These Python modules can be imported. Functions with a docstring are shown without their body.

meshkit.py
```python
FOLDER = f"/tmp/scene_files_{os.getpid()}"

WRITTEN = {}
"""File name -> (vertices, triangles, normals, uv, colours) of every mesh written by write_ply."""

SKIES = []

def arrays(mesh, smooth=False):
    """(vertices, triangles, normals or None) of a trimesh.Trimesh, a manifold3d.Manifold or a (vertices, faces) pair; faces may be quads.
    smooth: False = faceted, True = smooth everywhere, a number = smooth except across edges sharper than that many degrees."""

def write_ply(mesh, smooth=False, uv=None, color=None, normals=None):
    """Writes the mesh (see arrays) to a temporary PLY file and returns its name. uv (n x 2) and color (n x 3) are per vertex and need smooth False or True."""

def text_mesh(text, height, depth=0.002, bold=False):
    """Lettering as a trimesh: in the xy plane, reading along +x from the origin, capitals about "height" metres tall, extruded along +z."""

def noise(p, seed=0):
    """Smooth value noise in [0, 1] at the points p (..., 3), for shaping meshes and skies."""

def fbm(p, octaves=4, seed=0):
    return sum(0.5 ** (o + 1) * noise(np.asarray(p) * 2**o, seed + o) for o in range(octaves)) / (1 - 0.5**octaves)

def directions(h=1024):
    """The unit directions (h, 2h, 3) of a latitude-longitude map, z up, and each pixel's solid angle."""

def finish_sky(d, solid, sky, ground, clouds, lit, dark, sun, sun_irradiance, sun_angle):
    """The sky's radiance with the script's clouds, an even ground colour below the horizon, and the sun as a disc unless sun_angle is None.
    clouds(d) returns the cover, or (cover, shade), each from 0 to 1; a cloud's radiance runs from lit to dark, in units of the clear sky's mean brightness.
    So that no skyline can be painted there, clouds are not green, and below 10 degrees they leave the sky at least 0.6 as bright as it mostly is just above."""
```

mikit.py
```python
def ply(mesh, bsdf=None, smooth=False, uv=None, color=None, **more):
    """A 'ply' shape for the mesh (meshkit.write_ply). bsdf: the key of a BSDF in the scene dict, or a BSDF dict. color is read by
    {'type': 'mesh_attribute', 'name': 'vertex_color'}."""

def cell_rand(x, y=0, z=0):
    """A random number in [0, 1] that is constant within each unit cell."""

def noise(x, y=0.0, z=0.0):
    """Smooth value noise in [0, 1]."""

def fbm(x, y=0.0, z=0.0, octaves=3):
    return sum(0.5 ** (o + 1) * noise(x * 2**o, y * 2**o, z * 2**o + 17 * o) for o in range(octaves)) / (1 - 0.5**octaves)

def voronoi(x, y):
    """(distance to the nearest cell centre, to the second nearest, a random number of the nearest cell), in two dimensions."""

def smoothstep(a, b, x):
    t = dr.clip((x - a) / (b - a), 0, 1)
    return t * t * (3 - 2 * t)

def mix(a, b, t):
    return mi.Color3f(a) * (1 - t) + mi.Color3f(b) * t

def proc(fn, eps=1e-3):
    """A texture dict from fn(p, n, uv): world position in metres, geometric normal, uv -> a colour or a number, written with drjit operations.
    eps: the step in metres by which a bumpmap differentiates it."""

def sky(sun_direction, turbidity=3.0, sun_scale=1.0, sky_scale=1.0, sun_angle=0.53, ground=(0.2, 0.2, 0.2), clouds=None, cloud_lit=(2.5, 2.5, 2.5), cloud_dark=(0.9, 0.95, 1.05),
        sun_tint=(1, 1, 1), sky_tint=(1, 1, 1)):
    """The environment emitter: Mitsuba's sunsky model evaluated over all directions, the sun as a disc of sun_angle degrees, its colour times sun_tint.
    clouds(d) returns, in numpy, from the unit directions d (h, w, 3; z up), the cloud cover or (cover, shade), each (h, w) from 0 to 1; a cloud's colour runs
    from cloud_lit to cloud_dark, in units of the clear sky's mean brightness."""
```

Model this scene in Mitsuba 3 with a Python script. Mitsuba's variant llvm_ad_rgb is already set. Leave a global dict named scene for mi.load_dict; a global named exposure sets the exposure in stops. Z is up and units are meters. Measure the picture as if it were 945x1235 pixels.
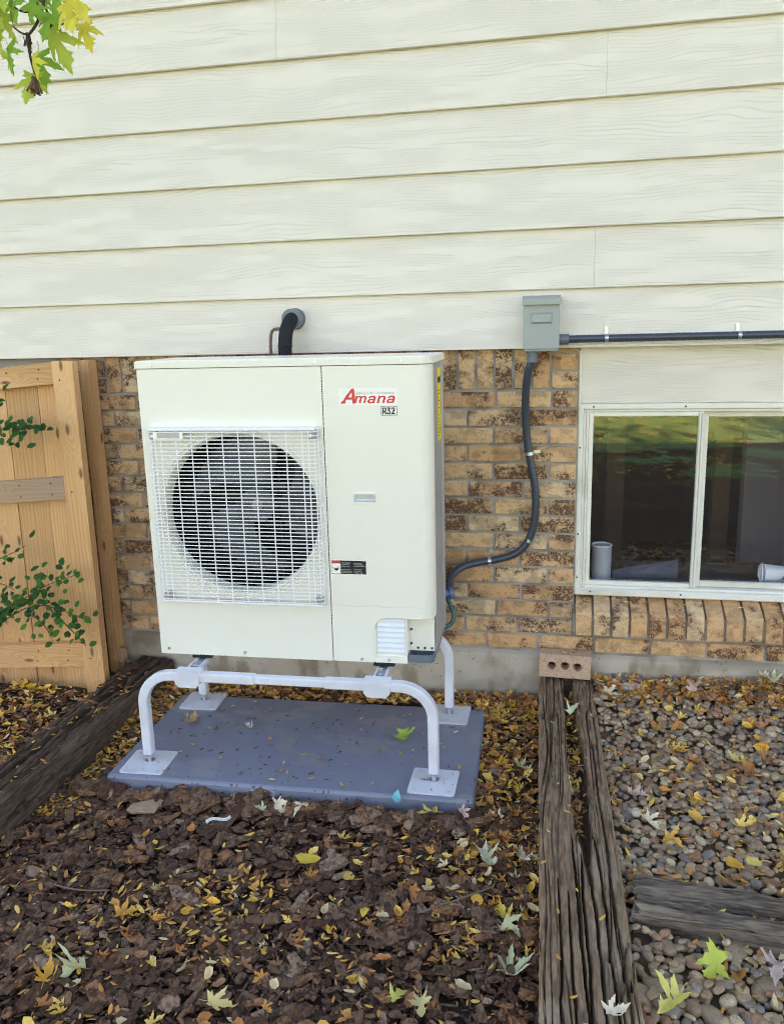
import math, numpy as np, trimesh, mitsuba as mi, drjit as dr, mikit, meshkit
import shapely.geometry as sg
from shapely import affinity
from scipy.spatial import ConvexHull
T = mi.ScalarTransform4f
mix, noise, fbm, smoothstep, proc = mikit.mix, mikit.noise, mikit.fbm, mikit.smoothstep, mikit.proc
scene, labels = {}, {}

# ------------------------------------------------------------------ camera, light, exposure
CAM = np.array([-0.0608, -3.0947, 1.2450])
YAW, PITCH, ROLL = -0.2050, -0.2176, -0.0252
fwd = np.array([math.sin(YAW) * math.cos(PITCH), math.cos(YAW) * math.cos(PITCH), math.sin(PITCH)])
right = np.array([math.cos(YAW), -math.sin(YAW), 0.0])
up = np.cross(right, fwd)
right, up = math.cos(ROLL) * right + math.sin(ROLL) * up, math.cos(ROLL) * up - math.sin(ROLL) * right
FOV = 2 * math.degrees(math.atan(945 / 2 / 995.26))
scene['camera'] = {'type': 'perspective', 'fov': FOV, 'fov_axis': 'x', 'near_clip': 0.02, 'far_clip': 500.0,
                   'to_world': T().look_at(origin=CAM.tolist(), target=(CAM + fwd).tolist(), up=up.tolist())}
SUN_EL, SUN_AZ = math.radians(27.0), math.radians(12.0)     # low sun behind the house: the yard by the wall is in the house's shade
scene['sky'] = mikit.sky([math.sin(SUN_AZ) * math.cos(SUN_EL), math.cos(SUN_AZ) * math.cos(SUN_EL), math.sin(SUN_EL)], turbidity=3, sun_scale=0.8,
                         sun_tint=(1.12, 0.99, 0.84), sky_tint=(1.30, 0.930, 0.755))
exposure = 4.5

# ------------------------------------------------------------------ helpers
def rng(seed): return np.random.default_rng(seed)

def unique(name):
    used = lambda k: k in scene or k in labels
    if not used(name): return name
    i = 1
    while used(f'{name}_{i:03d}'): i += 1
    return f'{name}_{i:03d}'

def thing(name, label, category, group=None):
    key = unique(name)
    labels[key] = {'label': label, 'category': category}
    if group: labels[key]['group'] = group
    return key

counts = {}
def part(parent, name, mesh, bsdf, smooth=False, uv=None, color=None, kind=None, label=None, **more):
    base = f'{parent}__{name}'
    n = counts.get(base, 0); counts[base] = n + 1
    key = base if n == 0 else f'{base}_{n:03d}'
    scene[key] = mikit.ply(mesh, bsdf, smooth=smooth, uv=uv, color=color, **more)
    if kind or label:
        labels[key] = {}
        if kind: labels[key]['kind'] = kind
        if label: labels[key]['label'] = label
    return key

def single(name, label, category, mesh, bsdf, smooth=False, uv=None, color=None, group=None, kind=None, **more):
    key = unique(name)
    scene[key] = mikit.ply(mesh, bsdf, smooth=smooth, uv=uv, color=color, **more)
    labels[key] = {'label': label}
    if category: labels[key]['category'] = category
    if group: labels[key]['group'] = group
    if kind: labels[key]['kind'] = kind
    return key

def tm(v, f): return trimesh.Trimesh(np.asarray(v, float), np.asarray(f, int), process=False)
def join(ms): return trimesh.util.concatenate([m for m in ms])

def hull(points):
    p = np.asarray(points, float)
    h = ConvexHull(p)
    f = h.simplices.copy()
    c = p[h.vertices].mean(0)
    n = np.cross(p[f[:, 1]] - p[f[:, 0]], p[f[:, 2]] - p[f[:, 0]])
    flip = ((p[f[:, 0]] - c) * n).sum(1) < 0
    f[flip] = f[flip][:, ::-1]
    used = np.unique(f)
    remap = np.full(len(p), -1); remap[used] = np.arange(len(used))
    return tm(p[used], remap[f])

def cbox(lo, hi, c=0.003, jit=0, r=None):
    """chamfered box"""
    lo, hi = np.asarray(lo, float), np.asarray(hi, float)
    c = min(c, 0.45 * (hi - lo).min())
    pts = []
    for sx in (0, 1):
        for sy in (0, 1):
            for sz in (0, 1):
                k = np.array([(lo, hi)[sx][0], (lo, hi)[sy][1], (lo, hi)[sz][2]])
                s = np.array([1 - 2 * sx, 1 - 2 * sy, 1 - 2 * sz]) * c
                for a in range(3):
                    q = k + s; q[a] = k[a]
                    pts.append(q)
    pts = np.array(pts)
    if jit: pts = pts + r.normal(0, jit, pts.shape)
    return hull(pts)

def box(lo, hi):
    lo, hi = np.asarray(lo, float), np.asarray(hi, float)
    m = trimesh.creation.box(hi - lo); m.apply_translation((lo + hi) / 2)
    return m

def frame_of(path):
    p = np.asarray(path, float)
    t = np.gradient(p, axis=0); t /= np.linalg.norm(t, axis=1, keepdims=True) + 1e-12
    a = np.cross(t[0], [0, 0, 1.0] if abs(t[0][2]) < 0.9 else [0, 1.0, 0]); a /= np.linalg.norm(a)
    A, B = [], []
    for i in range(len(p)):
        a = a - t[i] * (a @ t[i]); a /= np.linalg.norm(a)
        A.append(a); B.append(np.cross(t[i], a))
    return p, np.array(A), np.array(B)

def sweep(path, prof, scale=None, caps=True):
    p, A, B = frame_of(path)
    prof = np.asarray(prof, float); m, n = len(prof), len(p)
    s = np.ones(n) if scale is None else np.asarray(scale, float)
    v = p[:, None] + s[:, None, None] * (prof[None, :, :1] * A[:, None] + prof[None, :, 1:] * B[:, None])
    i, j = np.meshgrid(np.arange(n - 1), np.arange(m), indexing='ij')
    q = np.stack([i * m + j, i * m + (j + 1) % m, (i + 1) * m + (j + 1) % m, (i + 1) * m + j], -1).reshape(-1, 4)
    f = np.vstack([q[:, [0, 1, 2]], q[:, [0, 2, 3]]])
    v = v.reshape(-1, 3)
    if caps:
        v = np.vstack([v, p[:1], p[-1:]])
        k = np.arange(m)
        f = np.vstack([f, np.stack([k * 0 + len(v) - 2, (k + 1) % m, k], 1), np.stack([k * 0 + len(v) - 1, (n - 1) * m + k, (n - 1) * m + (k + 1) % m], 1)])
    me = tm(v, f)
    if me.volume < 0: me.invert()
    return me

def circ(r, n=10):
    a = np.arange(n) * 2 * math.pi / n
    return np.stack([r * np.cos(a), r * np.sin(a)], 1)

def rrect(w, h, r, n=4):
    out = []
    for cx, cy, a0 in ((w / 2 - r, h / 2 - r, 0), (-w / 2 + r, h / 2 - r, 90), (-w / 2 + r, -h / 2 + r, 180), (w / 2 - r, -h / 2 + r, 270)):
        for k in range(n + 1):
            a = math.radians(a0 + 90 * k / n)
            out.append((cx + r * math.cos(a), cy + r * math.sin(a)))
    return np.array(out)

def spline(pts, n=60):
    from scipy.interpolate import CubicSpline
    p = np.asarray(pts, float)
    t = np.r_[0, np.cumsum(np.linalg.norm(np.diff(p, axis=0), axis=1))]
    return CubicSpline(t, p)(np.linspace(0, t[-1], n))

def cyl(p0, p1, r, n=16):
    p0, p1 = np.asarray(p0, float), np.asarray(p1, float)
    return sweep([p0, p0 + (p1 - p0) * 0.5, p1], circ(r, n))

RX = trimesh.transformations.rotation_matrix(math.pi / 2, [1, 0, 0])
def front(poly, d0, d1):
    """extrude a polygon drawn in (x, z) along y from d0 to d1"""
    ms = [trimesh.creation.extrude_polygon(g, d1 - d0, engine='earcut') for g in getattr(poly, 'geoms', [poly])]
    m = join(ms); m.apply_transform(RX); m.apply_translation([0, d1, 0])
    return m
def plan(poly, z0, z1):
    m = join([trimesh.creation.extrude_polygon(g, z1 - z0, engine='earcut') for g in getattr(poly, 'geoms', [poly])])
    m.apply_translation([0, 0, z0]); return m
def rr_poly(x0, z0, x1, z1, r): return sg.box(x0 + r, z0 + r, x1 - r, z1 - r).buffer(r, quad_segs=5)

def const_uv(mesh, a, b): return np.tile([a, b], (len(mesh.vertices), 1))

def rotations(yaw, tilt, tdir, spin=None):
    """(n,3,3): yaw about z, then tilt about a horizontal axis at tdir"""
    n = len(yaw); c, s = np.cos(yaw), np.sin(yaw)
    Z = np.zeros((n, 3, 3)); Z[:, 0, 0] = c; Z[:, 0, 1] = -s; Z[:, 1, 0] = s; Z[:, 1, 1] = c; Z[:, 2, 2] = 1
    k = np.stack([np.cos(tdir), np.sin(tdir), tdir * 0], 1)
    K = np.zeros((n, 3, 3)); K[:, 0, 2] = k[:, 1]; K[:, 1, 2] = -k[:, 0]; K[:, 2, 0] = -k[:, 1]; K[:, 2, 1] = k[:, 0]
    R = np.eye(3) + np.sin(tilt)[:, None, None] * K + (1 - np.cos(tilt))[:, None, None] * (K @ K)
    return R @ Z

def scattered(variants, which, R, S, P):
    """list of (vertices, faces) of every piece"""
    return [((variants[k][0] * s) @ r.T + p, variants[k][1]) for k, r, s, p in zip(which, R, S, P)]

def merged(pieces, uvs=None, cols=None):
    v = np.vstack([p[0] for p in pieces]); n = [len(p[0]) for p in pieces]
    off = np.r_[0, np.cumsum(n)[:-1]]
    f = np.vstack([p[1] + o for p, o in zip(pieces, off)])
    rep = lambda a: None if a is None else np.repeat(np.asarray(a), n, axis=0)
    return tm(v, f), rep(uvs), rep(cols)

def in_view(P, margin=0.0):
    d = P - CAM; z = d @ fwd
    x, y = (d @ right) / z * 995.26 / 472.5, (d @ up) / z * 995.26 / 617.5
    return (z > 0.1) & (np.abs(x) < 1 - margin) & (np.abs(y) < 1 - margin)

# ------------------------------------------------------------------ materials
def mat(name, col, rough=0.5, spec=0.5, two=True, bump=None, bscale=1.0, beps=1e-3, **more):
    b = {'type': 'principled', 'base_color': col if isinstance(col, dict) else {'type': 'rgb', 'value': list(col)}, 'roughness': rough, 'specular': spec, **more}
    if bump is not None: b = {'type': 'bumpmap', 'relief': proc(bump, beps), 'scale': bscale, 'bsdf': b}
    scene[name] = {'type': 'twosided', 'bsdf': b} if two else b
    return name

def siding_lines(p):
    row = dr.floor((p.z - 1.166) / 0.2045)
    xx = p.x + row * 3.7
    w = fbm(xx * 1.9, p.z * 6.0, row * 1.7, 3)
    ph = p.z * 98.0 + 9.5 * w + 1.5 * noise(xx * 8, p.z * 28)
    f = dr.abs(ph - dr.floor(ph) - 0.5)
    line = 1 - smoothstep(0.02, 0.15, f)
    gate = smoothstep(0.18, 0.52, noise(xx * 6.0, p.z * 48, row * 5)) * (0.55 + 0.45 * noise(xx * 30, p.z * 60))
    return line * gate, xx, row
def siding_grain(p, n, uv):
    line, xx, row = siding_lines(p)
    return -0.0013 * line + 0.0003 * noise(xx * 14, p.z * 300)
def siding_col(p, n, uv):
    line, xx, row = siding_lines(p)
    t = fbm(p.x * 0.9, p.z * 5, 3.0, 3)
    d = smoothstep(0.60, 0.85, fbm(p.x * 2.5 + 9, p.z * 14, 1.0, 3))
    c = mix(mix((0.688, 0.641, 0.557), (0.657, 0.609, 0.527), t), (0.621, 0.568, 0.470), 0.35 * d)
    return mix(c, (0.394, 0.355, 0.286), 0.27 * line)
mat('mat_siding', proc(siding_col), 0.40, 0.5, bump=siding_grain, beps=0.0012)

BC = 0.0677
def brick_col(p, n, uv):
    a, b = uv.x, uv.y
    base = mix((0.63, 0.415, 0.215), (0.57, 0.340, 0.165), smoothstep(0.15, 0.5, a))
    base = mix(base, (0.66, 0.48, 0.275), smoothstep(0.62, 0.9, a))
    s = fbm(p.x * 24 + a * 90, p.z * 32 + b * 60, p.y * 25, 4)
    base = mix(base, base * 0.70, smoothstep(0.42, 0.68, s))
    zone = smoothstep(0.42, 0.74, fbm(p.x * 15 + b * 70, p.z * 21 + a * 40, p.y * 15, 3) + 0.22 * (b - 0.5))
    fleck = noise(p.x * 330 + a * 30, p.z * 330, p.y * 330) * 0.5 + 0.3 * noise(p.x * 150, p.z * 150 + b * 30, p.y * 150) + 0.2 * noise(p.x * 70, p.z * 70, p.y * 70)
    flecks = smoothstep(0.54 - 0.20 * zone, 0.76 - 0.16 * zone, fleck)
    wr = noise(p.x * 55 + 4 * noise(p.x * 80, p.z * 80), p.z * 75, a * 33)
    line = (1 - smoothstep(0.0, 0.05, dr.abs(wr - 0.5))) * smoothstep(0.42, 0.6, noise(p.x * 24 + b * 20, p.z * 24, 3.0))
    dk = dr.clip(0.95 * flecks * (0.40 + 0.60 * zone) + 0.26 * zone + 0.55 * line * (0.35 + 0.65 * b), 0, 0.92)
    return mix(base, (0.090, 0.042, 0.024), dk)
def brick_bump(p, n, uv):
    wr = noise(p.x * 60 + 5 * noise(p.x * 90, p.z * 90), p.z * 60, uv.x * 33)
    line = 1 - smoothstep(0.0, 0.07, dr.abs(wr - 0.5))
    return 0.0016 * fbm(p.x * 70, p.z * 70, p.y * 70, 3) - 0.0012 * line
mat('mat_brick', proc(brick_col), 0.8, 0.3, bump=brick_bump)
mat('mat_mortar', proc(lambda p, n, uv: mix((0.34, 0.315, 0.275), (0.21, 0.19, 0.165), smoothstep(0.35, 0.7, fbm(p.x * 14, p.z * 22, p.y * 30, 4)))), 0.9, 0.2,
    bump=lambda p, n, uv: 0.003 * fbm(p.x * 110, p.z * 110, p.y * 110, 3))
def concrete_col(p, n, uv):
    c = mix((0.44, 0.395, 0.32), (0.31, 0.27, 0.21), smoothstep(0.3, 0.7, fbm(p.x * 5, p.z * 9, 2.0, 4)))
    st = smoothstep(0.52, 0.70, fbm(p.x * 11 + 4, p.z * 5, 7.0, 4))
    c = mix(c, (0.20, 0.155, 0.105), 0.7 * st)
    pit = smoothstep(0.90, 0.94, noise(p.x * 110, p.z * 110, 3.0)) * smoothstep(0.5, 0.6, noise(p.x * 6, p.z * 6, 5.0))
    return mix(c, (0.09, 0.08, 0.07), 0.7 * pit)
mat('mat_concrete', proc(concrete_col), 0.9, 0.25, bump=lambda p, n, uv: 0.006 * fbm(p.x * 30, p.z * 30, p.y * 30, 5), beps=0.002)
mat('mat_unit_paint', (0.735, 0.715, 0.625), 0.33, 0.5, bump=lambda p, n, uv: 0.0008 * noise(p.x * 5, p.z * 6, p.y * 5), beps=0.01)
mat('mat_galvanised', proc(lambda p, n, uv: mix((0.52, 0.54, 0.56), (0.40, 0.42, 0.44), fbm(p.x * 40, p.z * 40, p.y * 40, 2))), 0.38, 0.5, metallic=0.6)
scene['mat_wire'] = {'type': 'twosided', 'bsdf': {'type': 'roughplastic', 'diffuse_reflectance': {'type': 'rgb', 'value': [0.87, 0.87, 0.87]}, 'alpha': 0.22}}
mat('mat_black_plastic', (0.012, 0.012, 0.014), 0.38, 0.5)
mat('mat_dark_metal', (0.03, 0.032, 0.036), 0.5, 0.5)
mat('mat_fan', (0.085, 0.090, 0.105), 0.30, 0.5)
mat('mat_coil', proc(lambda p, n, uv: mix((0.05, 0.05, 0.055), (0.012, 0.012, 0.014), smoothstep(0.3, 0.6, dr.abs((p.z * 90) - dr.floor(p.z * 90) - 0.5) * 2))), 0.6, 0.3)
mat('mat_stand_paint', proc(lambda p, n, uv: mix((0.63, 0.645, 0.69), (0.57, 0.58, 0.62), smoothstep(0.4, 0.7, fbm(p.x * 12, p.y * 12, p.z * 12, 3)))), 0.33, 0.5)
mat('mat_zinc', (0.55, 0.57, 0.60), 0.30, 0.5, metallic=0.9)
def pad_col(p, n, uv):
    c = mix((0.205, 0.218, 0.283), (0.177, 0.186, 0.240), smoothstep(0.3, 0.7, fbm(p.x * 3, p.y * 4, 1.0, 4)))
    dust = smoothstep(0.56, 0.72, fbm(p.x * 9, p.y * 13, 5.0, 4))
    c = mix(c, (0.279, 0.266, 0.265), 0.5 * dust)
    speck = smoothstep(0.80, 0.84, noise(p.x * 130, p.y * 130, p.z * 60)) * smoothstep(0.45, 0.6, fbm(p.x * 4, p.y * 4, 9.0, 2))
    return mix(c, (0.05, 0.042, 0.035), 0.8 * speck)
mat('mat_pad', proc(pad_col), 0.42, 0.5, bump=lambda p, n, uv: 0.0005 * fbm(p.x * 170, p.y * 170, p.z * 170, 2))
mat('mat_pad_tag', (0.26, 0.29, 0.40), 0.5, 0.4)
mat('mat_box_paint', (0.275, 0.30, 0.290), 0.38, 0.5, bump=lambda p, n, uv: 0.0001 * noise(p.x * 700, p.z * 700, p.y * 700))
mat('mat_conduit', (0.040, 0.050, 0.068), 0.30, 0.5)
mat('mat_grey_pvc', (0.115, 0.14, 0.165), 0.4, 0.5)
mat('mat_blue_pvc', (0.10, 0.135, 0.24), 0.4, 0.5)
mat('mat_foam', (0.013, 0.014, 0.018), 0.75, 0.3, bump=lambda p, n, uv: 0.002 * fbm(p.x * 90, p.z * 90, p.y * 90, 3))
mat('mat_copper', (0.13, 0.075, 0.06), 0.45, 0.5)
mat('mat_white_strap', (0.65, 0.68, 0.70), 0.5, 0.5)
mat('mat_green_cable', (0.025, 0.085, 0.075), 0.3, 0.5)
mat('mat_label_white', (0.80, 0.79, 0.72), 0.5, 0.4)
mat('mat_label_grey', (0.42, 0.40, 0.37), 0.5, 0.4)
mat('mat_red', (0.60, 0.030, 0.035), 0.45, 0.5)
mat('mat_ink', (0.012, 0.012, 0.012), 0.5, 0.4)
mat('mat_yellow', (0.80, 0.62, 0.010), 0.45, 0.4)
mat('mat_ink_grey', (0.30, 0.30, 0.30), 0.6, 0.3)
mat('mat_vinyl', proc(lambda p, n, uv: mix((0.70, 0.68, 0.60), (0.56, 0.53, 0.44), smoothstep(0.5, 0.75, fbm(p.x * 6, p.z * 6, p.y * 40, 4)))), 0.35, 0.5)
mat('mat_room', (0.085, 0.07, 0.06), 0.9, 0.2)
mat('mat_room_light', (0.17, 0.155, 0.165), 0.8, 0.2)
mat('mat_room_wood', (0.16, 0.10, 0.06), 0.7, 0.3)
mat('mat_white_plastic', (0.72, 0.75, 0.80), 0.4, 0.5)
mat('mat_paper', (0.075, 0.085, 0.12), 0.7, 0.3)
scene['mat_glass'] = {'type': 'thindielectric', 'int_ior': 1.52}
mat('mat_roof', (0.10, 0.095, 0.09), 0.9, 0.2)

def wood_fn(c0, c1, axis, kn=1.0, grey=0.0):
    def fn(p, n, uv):
        if axis == 'z': l, a = p.z, p.x + p.y * 0.8
        else: l, a = p.x, p.z + p.y * 0.8
        o = uv.x * 50
        k = mikit.voronoi(a * 11 + o, l * 3.6 + uv.y * 20)
        kd = k[0]
        knot = (1 - smoothstep(0.04, 0.11, kd)) * dr.select(k[2] > 0.60, 1.0, 0.0) * kn
        swirl = 0.9 * (1 - smoothstep(0.0, 0.5, kd)) * dr.select(k[2] > 0.60, 1.0, 0.0)
        w = fbm(a * 12 + o, l * 1.1, uv.y * 9, 3)
        ph = a * 66 + 7.5 * w + 4 * swirl + uv.x * 5
        f = ph - dr.floor(ph)
        g = smoothstep(0.0, 0.75, f) * (1 - smoothstep(0.85, 1.0, f))
        fine = noise(a * 420 + o, l * 9, 2.0)
        c = mix(c0, c1, 0.62 * g + 0.30 * fine)
        c = c * mix((0.86, 0.82, 0.78), (1.12, 1.08, 1.06), uv.y)
        c = mix(c, mi.Color3f(c0) * 1.25, 0.5 * smoothstep(0.5, 0.8, fbm(a * 5 + o, l * 1.6, 4.0, 2)))
        c = mix(c, (0.13, 0.06, 0.025), 0.85 * knot)
        gr = dr.clip(grey + 0.5 * smoothstep(0.55, 0.8, fbm(a * 8, l * 3 + o, 8.0, 3)) * (grey + 0.15), 0, 1)
        return mix(c, (0.27, 0.235, 0.21), gr)
    return fn
def wood_bump(axis):
    def fn(p, n, uv):
        l, a = (p.z, p.x + p.y * 0.8) if axis == 'z' else (p.x, p.z + p.y * 0.8)
        return 0.0008 * noise(a * 260 + uv.x * 50, l * 6) + 0.0006 * fbm(a * 60, l * 4, uv.x * 9, 2)
    return fn
CED0, CED1 = (0.62, 0.390, 0.185), (0.48, 0.265, 0.105)
mat('mat_cedar_upright', proc(wood_fn(CED0, CED1, 'z')), 0.6, 0.3, bump=wood_bump('z'))
mat('mat_cedar_rail', proc(wood_fn(CED0, CED1, 'x')), 0.6, 0.3, bump=wood_bump('x'))
mat('mat_cedar_grey', proc(wood_fn((0.44, 0.29, 0.165), (0.31, 0.205, 0.12), 'x', grey=0.18)), 0.65, 0.3, bump=wood_bump('x'))
def timber_fn(axis, c0, c1, worn=(0.330, 0.262, 0.190)):
    def fn(p, n, uv):
        l, a = (p.y, p.x) if axis == 'y' else (p.x, p.y)
        w = fbm(a * 14, l * 1.5, p.z * 14, 3)
        s = 0.55 * noise(a * 260 + 12 * w, l * 30, p.z * 260) + 0.45 * noise(a * 110, l * 20, p.z * 110)
        c = mix(c0, c1, smoothstep(0.25, 0.75, s))
        pale = smoothstep(0.50, 0.72, fbm(a * 16, l * 9, p.z * 16, 4))
        c = mix(c, worn, 0.55 * pale)
        return mix(c, (0.028, 0.020, 0.015), 0.6 * smoothstep(0.58, 0.75, fbm(a * 55, l * 12 + 7, p.z * 55, 3)))
    return fn
def timber_bump(axis):
    def fn(p, n, uv):
        l, a = (p.y, p.x) if axis == 'y' else (p.x, p.y)
        return 0.004 * noise(a * 170, l * 14, p.z * 170) + 0.003 * noise(a * 420, l * 40, p.z * 420)
    return fn
mat('mat_timber', proc(timber_fn('y', (0.285, 0.195, 0.122), (0.160, 0.106, 0.067))), 0.85, 0.25, bump=timber_bump('y'))
mat('mat_timber_dark', proc(timber_fn('y', (0.125, 0.083, 0.056), (0.055, 0.037, 0.027), (0.165, 0.125, 0.092))), 0.85, 0.25, bump=timber_bump('y'))
mat('mat_timber_cross', proc(timber_fn('x', (0.190, 0.150, 0.112), (0.085, 0.065, 0.049))), 0.85, 0.25, bump=timber_bump('x'))

def bark_col(p, n, uv):
    a = uv.x
    c = mix((0.097, 0.048, 0.029), (0.165, 0.098, 0.062), smoothstep(0.10, 0.6, a))
    c = mix(c, (0.266, 0.130, 0.062), smoothstep(0.70, 0.84, a))
    c = mix(c, (0.299, 0.208, 0.148), smoothstep(0.90, 0.98, a))
    s = noise(p.x * 190 + uv.y * 60 + 6 * noise(p.x * 60, p.y * 60, p.z * 60), p.y * 60, p.z * 190)
    c = c * (0.45 + 1.0 * s)
    return mix(c, (0.026, 0.016, 0.011), 0.75 * smoothstep(0.52, 0.70, fbm(p.x * 75, p.y * 75, p.z * 75 + uv.y * 9, 3)))
mat('mat_bark', proc(bark_col), 0.8, 0.3, bump=lambda p, n, uv: 0.007 * noise(p.x * 190 + uv.y * 60, p.y * 70, p.z * 190) + 0.007 * fbm(p.x * 80, p.y * 80, p.z * 80, 3))
def stone_col(p, n, uv):
    a = uv.x
    c = mix((0.275, 0.196, 0.124), (0.409, 0.294, 0.174), smoothstep(0.1, 0.4, a))
    c = mix(c, (0.335, 0.189, 0.113), smoothstep(0.45, 0.52, a))
    c = mix(c, (0.221, 0.185, 0.152), smoothstep(0.62, 0.68, a))
    c = mix(c, (0.495, 0.379, 0.230), smoothstep(0.78, 0.84, a))
    c = mix(c, (0.528, 0.446, 0.320), smoothstep(0.95, 0.99, a))
    s = fbm(p.x * 60 + uv.y * 40, p.y * 60, p.z * 60, 4)
    c = c * (0.60 + 0.80 * s)
    speck = smoothstep(0.66, 0.78, noise(p.x * 420, p.y * 420, p.z * 420))
    return mix(c, c * 0.45, 0.6 * speck)
mat('mat_stone', proc(stone_col), 0.48, 0.45, bump=lambda p, n, uv: 0.0010 * fbm(p.x * 120, p.y * 120, p.z * 120, 3))
mat('mat_soil', proc(lambda p, n, uv: mix((0.085, 0.055, 0.038), (0.034, 0.023, 0.017), fbm(p.x * 40, p.y * 40, p.z * 40, 4))), 0.95, 0.2)
mat('mat_grit', proc(lambda p, n, uv: mix((0.169, 0.117, 0.072), (0.078, 0.055, 0.036), fbm(p.x * 60, p.y * 60, p.z * 60, 4))), 0.9, 0.2)
def lawn_col(p, n, uv):
    g = mix((0.130, 0.235, 0.070), (0.240, 0.345, 0.145), fbm(p.x * 1.2, p.y * 1.2, 0.0, 4))
    g = mix(g * 0.55, g * 1.2, noise(p.x * 38, p.y * 14, 2.0))
    bare = fbm(p.x * 2.2, p.y * 2.2, 3.0, 4) + 0.11 * (p.y + 6.6)
    g = mix(g, mix((0.060, 0.040, 0.028), (0.16, 0.11, 0.05), noise(p.x * 25, p.y * 25, 1.0)), smoothstep(0.44, 0.56, bare))
    leaf = smoothstep(0.74, 0.80, noise(p.x * 17, p.y * 17, 7.0)) * smoothstep(0.45, 0.6, fbm(p.x * 1.4, p.y * 1.4, 5.0, 2))
    return mix(g, (0.42, 0.30, 0.06), leaf)
mat('mat_lawn', proc(lawn_col), 0.9, 0.2)
scene['mat_leaf'] = {'type': 'twosided', 'bsdf': {'type': 'principled', 'base_color': {'type': 'mesh_attribute', 'name': 'vertex_color'}, 'roughness': 0.5, 'specular': 0.4}}
scene['mat_live_leaf'] = {'type': 'principledthin', 'base_color': {'type': 'mesh_attribute', 'name': 'vertex_color'}, 'roughness': 0.4, 'diff_trans': 1.0, 'spec_trans': 0.0}
mat('mat_twig', (0.055, 0.038, 0.028), 0.7, 0.3)
mat('mat_stem', (0.14, 0.085, 0.05), 0.6, 0.3)
mat('mat_seed', (0.13, 0.075, 0.040), 0.7, 0.3)
mat('mat_twig_pale', (0.20, 0.15, 0.11), 0.7, 0.3)

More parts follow.
